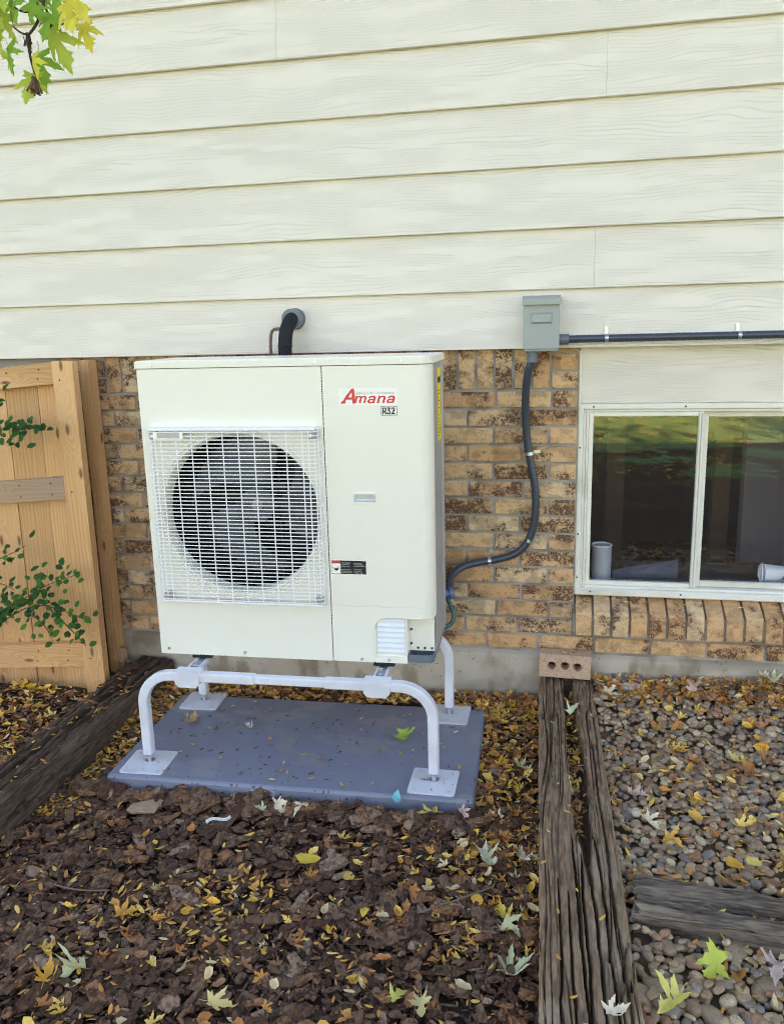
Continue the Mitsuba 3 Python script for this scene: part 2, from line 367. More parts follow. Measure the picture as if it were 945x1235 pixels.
# ------------------------------------------------------------------ the ground and the lawn
def ground_z(x, y):
    """height of the bed surface"""
    x, y = np.asarray(x, float), np.asarray(y, float)
    p = np.stack([x * 3, y * 3, x * 0], -1)
    bump = (meshkit.fbm(p, 3, 5) - 0.5) * 0.035
    mulch = -0.262 + 0.055 * np.clip((y + 0.75) / 0.6, 0, 1) + 0.035 * np.clip((-1.75 - x) / 0.3, 0, 1)
    gravel = -0.150 - 0.02 * np.clip((-1.1 - y) / 0.3, 0, 1) + 0.045 * np.clip((y + 0.55) / 0.5, 0, 1) + 0.03 * np.clip((x - 0.2) / 0.6, 0, 1) * np.clip((y + 0.9) / 0.8, 0, 1)
    t = np.clip((x + 0.05) / 0.10, 0, 1)
    return mulch * (1 - t) + gravel * t + bump

def grid_mesh(x0, x1, nx, y0, y1, ny, zf):
    X, Y = np.meshgrid(np.linspace(x0, x1, nx), np.linspace(y0, y1, ny), indexing='ij')
    v = np.stack([X, Y, zf(X, Y)], -1).reshape(-1, 3)
    i, j = np.meshgrid(np.arange(nx - 1), np.arange(ny - 1), indexing='ij')
    a = i * ny + j
    f = np.vstack([np.stack([a, a + ny, a + ny + 1], -1).reshape(-1, 3), np.stack([a, a + ny + 1, a + 1], -1).reshape(-1, 3)])
    return tm(v, f)

single('lawn', 'shaded and sunlit green lawn behind the viewer', None, grid_mesh(-150, 150, 40, -200, 120, 40, lambda x, y: -0.62 + 0 * x), 'mat_lawn', kind='structure')
single('near_lawn', 'green lawn in front of the planting bed', None, grid_mesh(-40, 40, 30, -60, -4.2, 60, lambda x, y: -0.262 + 0 * x), 'mat_lawn', kind='structure')
single('mulch_bed', 'dark brown bark mulch bed around the grey pad', None,
       grid_mesh(-4.2, -0.02, 150, -4.6, 0.05, 180, lambda x, y: ground_z(x, y) - 0.012), 'mat_soil', smooth=True, kind='structure')
single('gravel_bed', 'river pebble bed under the window', None,
       grid_mesh(-0.02, 4.2, 150, -4.6, 0.05, 180, lambda x, y: ground_z(x, y) - 0.005), 'mat_grit', smooth=True, kind='structure')

# ------------------------------------------------------------------ the house
house = thing('house', 'house wall with cream lap siding above tan brick and a basement window', 'house')
# lap siding: every board a part, split where the photo shows a butt joint
def siding_board(j, x0, x1, dy=0.0):
    z0 = 1.166 + 0.2045 * j
    prof = [(-0.038, z0 + 0.0015), (-0.0365, z0), (-0.0225, z0), (-0.0065, z0 + 0.232), (-0.0165, z0 + 0.232)]
    pts = np.array([[x, y + dy, z] for x in (x0, x1) for y, z in prof])
    return hull(pts)
r = rng(2)
cuts = {1: 0.042, 2: -1.063, 4: 0.065, 5: -1.072}
for j in range(0, 11):
    xs = [-6.0] + ([cuts[j]] if j in cuts else []) + [6.0]
    for a, b in zip(xs[:-1], xs[1:]):
        g = 0.0003
        part(house + '__siding', 'board', siding_board(j, a + (g if a > -5 else 0), b - (g if b < 5 else 0), 0.0008 * r.standard_normal() if len(xs) > 2 else 0), 'mat_siding')
# wall core round the window opening (x 0 to 0.925, z 0.25 to 0.965)
WX1 = 0.927
wall = house + '__wall'
core = join([box((-6, 0.006, -0.9), (0.0, 0.16, 1.19)), box((WX1, 0.006, -0.9), (6, 0.16, 1.19)), box((0, 0.006, -0.9), (WX1, 0.16, 0.103)), box((0, 0.0612, 0.103), (WX1, 0.16, 0.235)), box((0, 0.06, 0.96), (WX1, 0.16, 1.19)),
             box((-6, 0.0, 1.19), (6, 0.16, 3.44))])
part(house, 'wall', core, 'mat_mortar')
# bricks
def brick(x0, x1, z0, z1, r, y0=0.0, jx=0.0048, jz=0.005, name='brick'):
    d = r.normal(0, 0.0009)
    return cbox((x0 + jx, y0 + d, z0 + jz), (x1 - jx, y0 + 0.05, z1 - jz), 0.0022, 0.0007, r)
r = rng(11)
hidden = []
def lay(m, wet=None):
    a, b = r.random(), r.random()
    c = m.bounds.mean(0)
    if -1.30 < c[0] < -0.60 and 0.30 < c[2] < 1.12: hidden.append((m, (a, b)))
    else: part(wall, 'brick', m, 'mat_brick', uv=const_uv(m, a, b))
L = 0.2075
for k in range(15):
    first = -0.203 if k % 2 else -0.1015
    sh = {0: -0.033, 1: -0.012}.get(k, r.normal(0, 0.003))
    xs = [0.0, first + sh]
    if k == 0: xs = [0.93 - 0.0, 0.70, 0.493, 0.286, 0.079, -0.135]
    while xs[-1] > -2.1: xs.append(xs[-1] - (L if xs[-1] < -0.45 else 0.2035) + r.normal(0, 0.0015))
    for a, b in zip(xs[1:], xs[:-1]):
        lay(brick(a, b, k * BC, (k + 1) * BC, r))
z15 = 15 * BC
n = 26; w = (1.875 - 0.1015) / n
for i in range(n):
    lay(brick(-1.875 + i * w, -1.875 + (i + 1) * w, z15, z15 + 0.203, r, jz=0.006))
for x0, x1 in ((-0.1015, 0.0), (-1.977, -1.875), (-2.08, -1.977)):
    for q in range(3): lay(brick(x0, x1, z15 + q * 0.0677, z15 + (q + 1) * 0.0677, r))
m, uvs, _ = merged([(np.array(h.vertices), np.array(h.faces)) for h, _ in hidden], [u for _, u in hidden])
part(wall, 'brick_behind_unit', m, 'mat_brick', uv=uvs, kind='stuff')
# foundation
def slab_face(x0, x1, nx, z0, z1, nz, y0):
    X, Z = np.meshgrid(np.linspace(x0, x1, nx), np.linspace(z0, z1, nz), indexing='ij')
    nn = meshkit.fbm(np.stack([X * 9, Z * 12, X * 0], -1), 4, 3)
    Y = y0 - 0.016 * nn - 0.012 * np.clip(meshkit.fbm(np.stack([X * 3, Z * 6, X * 0 + 4], -1), 3, 9) - 0.5, 0, 1)
    Y[:, -1] = 0.02
    v = np.stack([X, Y, Z], -1).reshape(-1, 3)
    i, j = np.meshgrid(np.arange(nx - 1), np.arange(nz - 1), indexing='ij'); a = i * nz + j
    return tm(v, np.vstack([np.stack([a, a + nz, a + nz + 1], -1).reshape(-1, 3), np.stack([a, a + nz + 1, a + 1], -1).reshape(-1, 3)]))
part(house, 'foundation', slab_face(-4.0, 4.0, 900, -0.8, -0.001, 70, -0.004), 'mat_concrete', smooth=True)
# rowlock sill under the window: sloping bricks on edge
sill = house + '__window_sill'
part(house, 'window_sill', join([box((-0.004, -0.045, 0.100), (0.93, 0.05, 0.170)), hull([(x, y, z) for x in (-0.004, 0.93) for y, z in ((-0.048, 0.104), (-0.048, 0.172), (0.05, 0.214), (0.06, 0.104))])]), 'mat_mortar')
for i in range(14):
    x0 = 0.002 + i * 0.0672; d = r.normal(0, 0.0015)
    s = 0.006 * (r.random() - 0.3)
    pts = []
    for x in (x0 + 0.0045, x0 + 0.0627):
        for y, z in ((-0.062 + d, 0.096), (-0.063 + d, 0.102), (-0.062 + d, 0.178), (-0.055 + d, 0.188), (0.055, 0.233 + d), (0.06, 0.096)):
            pts.append((x + (0.002 if (y < -0.06) and x < x0 + 0.02 else 0) + r.normal(0, 0.0007), y + r.normal(0, 0.0007), z + r.normal(0, 0.0007)))
    m = hull(pts)
    part(sill, 'brick', m, 'mat_brick', uv=const_uv(m, 0.25 + 0.75 * r.random(), 0.55 * r.random()))
# panel above the window
part(house, 'header_panel', cbox((0.002, 0.028, 0.963), (WX1, 0.055, 1.172), 0.0015), 'mat_siding')
part(house, 'header_trim', join([cbox((0.0, 0.020, 1.158), (WX1, 0.0275, 1.190), 0.001), cbox((0.0, 0.012, 0.955), (0.0075, 0.0275, 1.157), 0.001)]), 'mat_vinyl')
# window
win = house + '__window'
Y0 = 0.03
zb, zt = 0.236, 0.961
def bar(x0, x1, z0, z1, y0, y1, c=0.002): return cbox((x0, y0, z0), (x1, y1, z1), c)
flange = [bar(0.0, 0.019, zb, zt, Y0 - 0.010, Y0 + 0.03), bar(0.0, WX1, zt - 0.019, zt + 0.001, Y0 - 0.0095, Y0 + 0.03), bar(0.0, WX1, zb - 0.004, zb + 0.022, Y0 - 0.022, Y0 + 0.03, 0.004), bar(WX1 - 0.019, WX1, zb, zt, Y0 - 0.010, Y0 + 0.03)]
inner = [bar(0.0195, 0.030, zb + 0.0225, zt - 0.0195, Y0 + 0.001, Y0 + 0.05), bar(0.0305, 0.0385, zb + 0.0225, zt - 0.0195, Y0 - 0.006, Y0 + 0.05),
         bar(0.039, WX1 - 0.02, zt - 0.0300, zt - 0.0198, Y0 + 0.0005, Y0 + 0.05), bar(0.039, WX1 - 0.02, zb + 0.0222, zb + 0.0300, Y0 - 0.004, Y0 + 0.06), bar(WX1 - 0.038, WX1 - 0.0195, zb + 0.0225, zt - 0.0195, Y0 - 0.004, Y0 + 0.05)]
part(house, 'window', join(flange + inner), 'mat_vinyl')
gx0, gx1, gz0, gz1 = 0.056, 0.421, 0.300, 0.915
def sash(x0, x1, z0, z1, fw, y):
    return join([bar(x0, x0 + fw, z0, z1, y, y + 0.022), bar(x1 - fw, x1, z0, z1, y, y + 0.022), bar(x0 + fw + 0.0002, x1 - fw - 0.0002, z0, z0 + fw, y + 0.0006, y + 0.0214), bar(x0 + fw + 0.0002, x1 - fw - 0.0002, z1 - fw, z1, y + 0.0006, y + 0.0214)])
part(win, 'sash', sash(0.0392, 0.441, zb + 0.0305, zt - 0.0305, 0.0165, Y0 + 0.004), 'mat_vinyl')
part(win, 'sash', sash(0.4415, WX1 - 0.039, zb + 0.0310, zt - 0.0310, 0.0205, Y0 + 0.028), 'mat_vinyl')
part(win, 'meeting_rail', join([bar(0.4255, 0.432, zb + 0.034, zt - 0.034, Y0 - 0.003, Y0 + 0.0035), bar(0.4345, 0.4405, zb + 0.034, zt - 0.034, Y0 - 0.005, Y0 + 0.0035)]), 'mat_vinyl')
def pane(x0, x1, z0, z1, y):
    return tm([(x0, y, z0), (x1, y, z0), (x1, y, z1), (x0, y, z1)], [(0, 1, 2), (0, 2, 3)])
for x0, x1, y in ((0.05, 0.432, Y0 + 0.012), (0.455, WX1 - 0.05, Y0 + 0.036)):
    part(win, 'pane', pane(x0, x1, 0.272, 0.925, y), 'mat_glass')
    part(win, 'pane', pane(x0, x1, 0.272, 0.925, y + 0.012), 'mat_glass')
for x, z in ((0.009, 0.80), (0.009, 0.47), (0.009, 0.30)):
    part(win, 'screw', cyl((x, Y0 - 0.0125, z), (x, Y0 - 0.009, z), 0.0035, 8), 'mat_dark_metal')
for x in (0.055, 0.375): part(win, 'screw', cyl((x, Y0 - 0.012, 0.951), (x, Y0 - 0.0085, 0.951), 0.0035, 8), 'mat_dark_metal')
for x in (0.06, 0.39): part(win, 'screw', cyl((x, Y0 - 0.0245, 0.248), (x, Y0 - 0.021, 0.248), 0.0035, 8), 'mat_dark_metal')
# room behind the window
RX0, RX1, RY1, RZ0, RZ1 = -1.4, 2.4, 4.2, -1.1, 1.4
room = join([box((RX0 - 0.1, 0.165, RZ0 - 0.1), (RX0, RY1, RZ1)), box((RX1, 0.165, RZ0 - 0.1), (RX1 + 0.1, RY1, RZ1)), box((RX0, RY1, RZ0), (RX1, RY1 + 0.1, RZ1)), box((RX0, 0.165, RZ0 - 0.1), (RX1, RY1, RZ0)), box((RX0, 0.165, RZ1), (RX1, RY1, RZ1 + 0.1))])
part(house, 'room', room, 'mat_room')
part(house, 'inner_ledge', join([box((-0.02, 0.0605, 0.20), (WX1 + 0.02, 0.42, 0.262))]), 'mat_room')
part(house, 'partition', box((0.735, 0.72, -1.0), (1.05, 0.80, 1.38)), 'mat_room_light')
part(house, 'room_post', box((0.70, 1.25, -1.0), (0.78, 1.33, 1.38)), 'mat_room_wood')
part(house, 'room_post', box((0.20, 1.75, -1.0), (0.30, 1.85, 1.38)), 'mat_room_wood')
# roof and ends
ridge, eave, yb, yf_ = 5.7, 3.40, 8.6, -0.45
pr = [(yf_, eave), (yf_, eave + 0.18), ((yf_ + yb) / 2, ridge), (yb, eave + 0.18), (yb, eave)]
part(house, 'roof', hull([(x, y, z) for x in (-6.5, 6.5) for y, z in pr]), 'mat_roof')
part(house, 'rear_wall', join([box((-6, 8.0, -0.9), (6, 8.15, 3.44)), box((-6, 0.165, -0.9), (-5.85, 8.0, 3.44)), box((5.85, 0.165, -0.9), (6, 8.0, 3.44))]), 'mat_siding')

# things on the inside ledge
c = cyl((0.105, 0.15, 0.262), (0.105, 0.15, 0.395), 0.038, 28)
tube_k = thing('storage_tube', 'white upright cylinder standing inside the window at its lower left corner', 'tube')
mat('mat_tube', (0.34, 0.37, 0.41), 0.4, 0.5)
part(tube_k, 'body', c, 'mat_tube', smooth=40)
part(tube_k, 'rim', join([sweep(np.array([[0.105 + 0.038 * math.cos(a), 0.15 + 0.038 * math.sin(a), 0.397] for a in np.linspace(0, 2 * math.pi, 29)]), circ(0.003, 6), caps=False)]), 'mat_white_plastic', smooth=True)
single('paper_sheet', 'bluish white sloping sheet lying on the ledge inside the left pane', 'paper', hull([(0.15, 0.16, 0.263), (0.40, 0.17, 0.263), (0.40, 0.20, 0.330), (0.15, 0.19, 0.285), (0.15, 0.20, 0.264), (0.40, 0.21, 0.264)]), 'mat_paper')
cup = thing('paper_cup', 'white cup lying on its side behind the right window pane', 'cup')
a = np.array([0.700, 0.15, 0.301]); b = np.array([0.83, 0.17, 0.293]); ax = (b - a)
part(cup, 'wall', sweep(np.array([a, a + ax * 0.5, b]), circ(0.037, 28), scale=[1, 0.87, 0.74], caps=False), 'mat_white_plastic', smooth=True)
part(cup, 'rim', sweep(np.array([a + 0.038 * np.array([0.15 * math.cos(t), math.cos(t), math.sin(t)]) for t in np.linspace(0, 2 * math.pi, 29)]), circ(0.003, 6), caps=False), 'mat_white_plastic', smooth=True)
part(cup, 'printed_mark', join([hull([(0.765, 0.1165, 0.285), (0.79, 0.1205, 0.285), (0.785, 0.1195, 0.300), (0.77, 0.1170, 0.300), (0.77, 0.1185, 0.29), (0.785, 0.121, 0.29)])]), 'mat_blue_pvc')

# ------------------------------------------------------------------ disconnect box, conduit, whip
db = thing('disconnect_box', 'grey metal electrical box on the siding above the curved conduit', 'electrical box')
def slope_box(x0, x1, z0, z1, y0, y1, c): return cbox((x0, y0, z0), (x1, y1, z1), c)
part(db, 'body', cbox((-0.193, -0.128, 1.158), (-0.077, -0.024, 1.338), 0.003), 'mat_box_paint')
part(db, 'cover', join([cbox((-0.197, -0.134, 1.166), (-0.073, -0.1283, 1.318), 0.002)]), 'mat_box_paint')
part(db, 'lid', hull([(x, y, z) for x in (-0.199, -0.071) for y, z in ((-0.150, 1.316), (-0.150, 1.336), (-0.135, 1.347), (-0.028, 1.347), (-0.028, 1.319), (-0.135, 1.319))]), 'mat_box_paint')
part(db, 'handle_plate', hull([(x, -0.1342, z) for x in (-0.172, -0.096) for z in (1.252, 1.290)] + [(x, -0.142, z) for x in (-0.164, -0.104) for z in (1.258, 1.284)]), 'mat_box_paint')
part(db, 'hub', join([cyl((-0.074, -0.078, 1.197), (-0.040, -0.078, 1.197), 0.019, 18)]), 'mat_grey_pvc', smooth=40)
part(db, 'hub', join([cyl((-0.165, -0.085, 1.160), (-0.166, -0.085, 1.120), 0.019, 18), cyl((-0.165, -0.085, 1.157), (-0.165, -0.085, 1.149), 0.024, 6)]), 'mat_grey_pvc', smooth=40)
rigid = thing('rigid_conduit', 'straight dark grey conduit running right along the lowest siding board', 'conduit')
part(rigid, 'pipe', sweep(np.array([[-0.05, -0.078, 1.197], [0.3, -0.072, 1.1975], [0.8, -0.068, 1.198], [1.6, -0.062, 1.199]]), circ(0.0132, 16)), 'mat_conduit', smooth=40)
def clamp(parent, c, d, rad, mount, tab):
    """a strap round a pipe at c with direction d; its ear sits on the wall side along tab"""
    c, d, tab = np.asarray(c, float), np.asarray(d, float), np.asarray(tab, float)
    d /= np.linalg.norm(d); nrm = np.array([0, -1.0, 0]); s = np.cross(d, nrm); s /= np.linalg.norm(s)
    pts = [c + rad * (math.cos(t) * s + math.sin(t) * nrm) for t in np.linspace(-0.2, math.pi + 0.2, 13)]
    prof = np.array([(-0.0008, -0.006), (0.0008, -0.006), (0.0008, 0.006), (-0.0008, 0.006)])
    band = []
    for p_, q_ in zip(pts[:-1], pts[1:]):
        m_ = (p_ + q_) / 2
        o = (m_ - c) / np.linalg.norm(m_ - c)
        band.append(hull([k + e * d * 0.006 + o * h for k in (p_, q_) for e in (-1, 1) for h in (0.0, 0.0014)]))
    e0 = c + tab * (rad + 0.012); e0[1] = mount
    ear = hull([e0 + a * tab * 0.013 + b * d * 0.006 + np.array([0, h, 0]) for a in (-1, 1) for b in (-1, 1) for h in (0, -0.002)])
    k = part(parent, 'clamp', join(band + [ear]), 'mat_zinc')
    part(k, 'screw', cyl(e0 + [0, -0.002, 0], e0 + [0, -0.006, 0], 0.0045, 8), 'mat_zinc')
for x in (0.088, 0.522): clamp(rigid, (x, -0.0745, 1.1975), (1, 0, 0), 0.0138, -0.037, (0, 0, 1))
flex = thing('flexible_conduit', 'curved dark grey flexible conduit hanging over the brick wall', 'conduit')
fp = spline([(-0.166, -0.085, 1.130), (-0.180, -0.078, 1.081), (-0.189, -0.055, 0.991), (-0.187, -0.038, 0.884), (-0.174, -0.032, 0.776), (-0.153, -0.03, 0.666), (-0.149, -0.03, 0.572), (-0.165, -0.03, 0.475),
             (-0.211, -0.032, 0.408), (-0.273, -0.033, 0.380), (-0.352, -0.038, 0.364), (-0.413, -0.06, 0.352), (-0.452, -0.10, 0.333), (-0.462, -0.14, 0.312), (-0.458, -0.172, 0.287)], 130)
wob = 1 + 0.035 * np.sin(np.arange(130) * 2.2)
part(flex, 'tube', sweep(fp, circ(0.0142, 14), scale=wob), 'mat_conduit', smooth=True)
part(flex, 'fitting', join([cyl((-0.455, -0.188, 0.283), (-0.490, -0.200, 0.281), 0.0165, 16), cyl((-0.441, -0.183, 0.284), (-0.457, -0.189, 0.283), 0.0235, 18), cyl((-0.488, -0.200, 0.281), (-0.53, -0.215, 0.279), 0.014, 12)]), 'mat_blue_pvc', smooth=40)
for c_, d_, t_ in (((-0.175, -0.032, 0.785), (0.16, 0, -1), (1, 0, 0.1)), ((-0.171, -0.030, 0.452), (-0.5, 0, -1), (1, 0, -0.2)), ((-0.318, -0.035, 0.370), (-1, 0, -0.2), (0, 0, 1))):
    clamp(flex, c_, d_, 0.0148, -0.001, t_)
whip = thing('ground_cable', 'thin green cable looping from the unit to the conduit fitting', 'cable')
part(whip, 'cable', sweep(spline([(-0.545, -0.345, 0.242), (-0.526, -0.33, 0.232), (-0.501, -0.30, 0.200), (-0.468, -0.26, 0.176), (-0.440, -0.24, 0.188), (-0.434, -0.23, 0.217), (-0.448, -0.22, 0.248), (-0.462, -0.205, 0.272)], 40), circ(0.0080, 10)), 'mat_green_cable', smooth=True)
# refrigerant line through the siding
line = thing('refrigerant_line', 'black insulated pipe bending out of the siding behind the unit', 'pipe')
part(line, 'wall_sleeve', join([cyl((-1.052, -0.02, 1.293), (-1.050, -0.088, 1.293), 0.0365, 24), cyl((-1.052, -0.024, 1.293), (-1.052, -0.038, 1.293), 0.040, 24)]), 'mat_grey_pvc', smooth=40)
part(line, 'insulation', sweep(spline([(-1.049, -0.070, 1.292), (-1.050, -0.105, 1.283), (-1.056, -0.128, 1.252), (-1.062, -0.135, 1.20), (-1.064, -0.135, 1.15), (-1.064, -0.14, 1.02), (-1.062, -0.15, 0.88)], 40), circ(0.0255, 16)), 'mat_foam', smooth=True)
part(line, 'tie', sweep(np.array([[-1.062 + 0.0268 * math.cos(t), -0.135 + 0.0268 * math.sin(t), 1.196] for t in np.linspace(0, 2 * math.pi, 25)]), circ(0.0025, 6), caps=False), 'mat_black_plastic', smooth=True)
part(line, 'copper_tube', sweep(spline([(-1.122, -0.12, 0.95), (-1.122, -0.12, 1.15), (-1.120, -0.12, 1.235), (-1.113, -0.12, 1.253), (-1.098, -0.121, 1.258), (-1.070, -0.122, 1.257)], 30), circ(0.0062, 10)), 'mat_copper', smooth=True)
part(line, 'white_line', cyl((-1.0915, -0.122, 0.95), (-1.0905, -0.122, 1.246), 0.0055, 10), 'mat_white_strap', smooth=40)

# ------------------------------------------------------------------ the outdoor unit
unit = thing('heat_pump', 'beige outdoor heat pump with a round fan behind a wire grille', 'heat pump')
MU = T().translate([-1.408, -0.612, 0.165]).rotate([0, 0, 1], 1.5)
def up_(name, mesh, m, smooth=False, parent=None, **k): return part(parent or unit, name, mesh, m, smooth=smooth, to_world=MU, **k)
W, H, D = 0.957, 1.0, 0.33
FC, FR = (0.322, 0.498), 0.272
up_('casing', join([box((0.0015, 0.012, 0.004), (0.004, D, 0.974)), box((0.0015, D - 0.003, 0.004), (0.953, D, 0.974)), box((0.004, 0.012, 0.004), (0.62, D - 0.003, 0.008)), box((0.62, 0.02, 0.004), (0.953, D - 0.003, 0.008)),
                    box((0.618, 0.012, 0.009), (0.621, D - 0.003, 0.972))]), 'mat_galvanised')
# front panel with the fan opening, its edges folded back
hole = sg.Point(*FC).buffer(FR, quad_segs=24)
up_('front_panel', join([front(rr_poly(0.0, 0.0, 0.6135, 0.9745, 0.004).difference(hole), 0.0, 0.003), box((0.0, 0.003, 0.002), (0.0013, 0.11, 0.972)), box((0.002, 0.003, 0.001), (0.612, 0.03, 0.0035))]), 'mat_unit_paint')
rings = []
for rad, hgt in ((FR + 0.010, 0.003),):
    a = np.linspace(0, 2 * math.pi, 97)
    rings.append(sweep(np.stack([FC[0] + rad * np.cos(a), a * 0 + 0.0, FC[1] + rad * np.sin(a)], 1), circ(hgt, 8), caps=False))
# bell mouth: lip that curves back into the unit
a = np.linspace(0, 2 * math.pi, 97)
prof = [(FR + 0.003, -0.001), (FR + 0.001, -0.0035), (FR - 0.004, -0.003), (FR - 0.007, 0.003), (FR - 0.010, 0.012), (FR - 0.012, 0.025), (FR - 0.011, 0.052)]
v = np.array([[FC[0] + q * math.cos(t), d, FC[1] + q * math.sin(t)] for t in a[:-1] for q, d in prof]); nq = len(prof)
f = []
for i in range(96):
    for j in range(nq - 1):
        p0, p1 = i * nq + j, ((i + 1) % 96) * nq + j
        f += [(p0, p1, p1 + 1), (p0, p1 + 1, p0 + 1)]
bell = tm(v, f)
up_('fan_ring', join([bell] + rings), 'mat_unit_paint', smooth=True)
# fan: three broad blades, hub, motor bracket, coil at the back
up_('coil', join([box((0.012, 0.262, 0.03), (0.616, 0.29, 0.95)), box((0.006, 0.12, 0.03), (0.012, 0.262, 0.95))]), 'mat_coil')
FZ = (0.348, 0.512)
def blade(a0):
    nu, nv = 9, 10
    V = []
    for i in range(nu):
        for j in range(nv):
            rr = 0.055 + (0.240 - 0.055) * j / (nv - 1)
            span = math.radians(62 + 38 * j / (nv - 1))
            t = a0 + span * (i / (nu - 1) - 0.5) + 0.55 * (j / (nv - 1)) ** 1.4
            V.append((FZ[0] + rr * math.cos(t), 0.150 - 0.075 * (i / (nu - 1) - 0.5) - 0.02 * (i / (nu - 1) - 0.5) ** 2, FZ[1] + rr * math.sin(t)))
    F = [q for i in range(nu - 1) for j in range(nv - 1) for k in [i * nv + j] for q in ((k, k + nv, k + nv + 1), (k, k + nv + 1, k + 1))]
    V = np.array(V); n_ = len(V)
    F2 = [tuple(x + n_ for x in t[::-1]) for t in F]
    return tm(np.vstack([V, V + [0, 0.004, 0]]), F + F2)
fan = unit + '__fan'
up_('fan', join([cyl((FZ[0], 0.095, FZ[1]), (FZ[0], 0.19, FZ[1]), 0.06, 28)]), 'mat_fan', smooth=40)
for k in range(3): part(fan, 'blade', blade(math.radians(100 + 120 * k)), 'mat_fan', smooth=50, to_world=MU)
part(fan, 'hub_nut', join([cyl((FZ[0], 0.075, FZ[1]), (FZ[0], 0.096, FZ[1]), 0.011, 10), cyl((FZ[0], 0.090, FZ[1]), (FZ[0], 0.0955, FZ[1]), 0.020, 16)]), 'mat_ink_grey', smooth=40, to_world=MU)
up_('motor_bracket', join([box((0.31, 0.215, 0.02), (0.318, 0.235, 0.96)), box((0.385, 0.215, 0.02), (0.393, 0.235, 0.96)), box((0.28, 0.19, 0.45), (0.42, 0.235, 0.57))]), 'mat_dark_metal')
# right service panel with a rounded corner, a notch for the vent and the pipe access
rc = 0.040
prof = [(0.6165, 0.0), (W - rc, 0.0)] + [(W - rc + rc * math.sin(t), rc - rc * math.cos(t)) for t in np.linspace(0, math.pi / 2, 9)[1:]] + [(W, 0.062), (W - 0.003, 0.062)]
inn = [(W - 0.003, rc)] + [(W - rc + (rc - 0.003) * math.sin(t), rc - (rc - 0.003) * math.cos(t)) for t in np.linspace(math.pi / 2, 0, 9)[1:]] + [(0.6165, 0.003)]
pp = sg.Polygon(prof + inn)
up_('service_panel', plan(pp, 0.196, 0.9745), 'mat_unit_paint', smooth=25)
low = sg.box(0.6165, 0.001, W - rc, 0.1955).difference(sg.box(0.755, -0.1, 1.0, 0.160).union(sg.Point(0.800, 0.115).buffer(0.045, quad_segs=8)).difference(sg.box(0.70, 0.116, 0.7999, 0.2)).union(sg.Point(0.800, 0.115).buffer(0.045, quad_segs=8)))
up_('service_panel_foot', join([front(low, 0.0, 0.003), plan(sg.Polygon([(x, y) for x, y in prof if x >= W - rc - 1e-6] + [(x, y) for x, y in inn if x >= W - rc - 1e-6]), 0.160, 0.1955)]), 'mat_unit_paint', smooth=25)
up_('notch_trim', sweep(np.array([[0.7555, 0.001, 0.005], [0.7555, 0.001, 0.06], [0.7555, 0.001, 0.115]] + [[0.800 - 0.0445 * math.cos(t), 0.001, 0.115 + 0.0445 * math.sin(t)] for t in np.linspace(0, math.pi / 2, 8)[1:]] + [[0.86, 0.001, 0.1595], [W - rc, 0.001, 0.1595]]), circ(0.0028, 8)), 'mat_unit_paint', smooth=True)
vent = unit + '__vent'
up_('vent', join([box((0.757, 0.010, 0.004), (0.864, 0.013, 0.158)), box((0.757, 0.0015, 0.001), (0.866, 0.0125, 0.022)), box((0.8605, 0.0015, 0.022), (0.866, 0.06, 0.160)), box((0.757, 0.0015, 0.022), (0.7625, 0.0125, 0.12))]), 'mat_unit_paint')
for k in range(7):
    z0 = 0.030 + k * 0.0182
    part(vent, 'louvre', hull([(x, y, z) for x in (0.7665, 0.8585) for y, z in ((0.0098, z0), (0.003, z0 + 0.003), (0.0005, z0 + 0.009), (0.0098, z0 + 0.0165))]), 'mat_white_plastic', to_world=MU)
up_('pipe_access', join([box((0.867, 0.050, 0.03), (0.9508, 0.053, 0.195)), box((0.867, 0.02, 0.160), (0.950, 0.05, 0.1635))]), 'mat_unit_paint')
for x, z in ((0.873, 0.145), (0.873, 0.105), (0.873, 0.055), (0.895, 0.040), (0.918, 0.040), (0.942, 0.040)):
    part(unit + '__pipe_access', 'screw', cyl((x, 0.0505, z), (x, 0.046, z), 0.004, 8), 'mat_dark_metal', to_world=MU)
tray = sg.Polygon([(0.868, 0.006), (0.935, 0.006)] + [(0.935 + 0.018 * math.sin(t), 0.024 - 0.018 * math.cos(t)) for t in np.linspace(0, math.pi / 2, 6)] + [(0.953, 0.07), (0.868, 0.07)])
up_('drain_tray', join([plan(tray.difference(tray.buffer(-0.003)), 0.008, 0.030), plan(tray, 0.004, 0.008)]), 'mat_grey_pvc', smooth=30)
# right side, set back behind the panel
up_('side_panel', join([box((0.951, 0.0625, 0.02), (0.954, D + 0.002, 0.974)), box((0.9542, 0.30, 0.02), (0.9575, D + 0.002, 0.974)), box((0.9542, 0.0635, 0.19), (0.9555, 0.085, 0.972))]), 'mat_galvanised')
# lid
lid2 = sg.Polygon([(-0.004, -0.004), (W - rc, -0.004)] + [(W - rc + (rc + 0.004) * math.sin(t), rc - (rc + 0.004) * math.cos(t)) for t in np.linspace(0, math.pi / 2, 9)] + [(W + 0.004, D + 0.003), (-0.004, D + 0.003)])
lid = plan(lid2, 0.977, 0.998)
lid_top = plan(lid2.buffer(-0.004), 0.998, 1.001)
up_('lid', join([lid, lid_top]), 'mat_unit_paint', smooth=25)
for x, z in ((0.054, 0.987), (0.597, 0.987), (0.868, 0.987)): up_('screw', cyl((x, -0.0075, z), (x, -0.0045, z), 0.005, 10), 'mat_zinc', smooth=40)
for x, z in ((0.030, 0.020), (0.306, 0.017), (0.713, 0.012), (0.804, 0.0115)): up_('screw', cyl((x, -0.0035, z), (x, 0.0, z), 0.005, 10), 'mat_zinc', smooth=40)
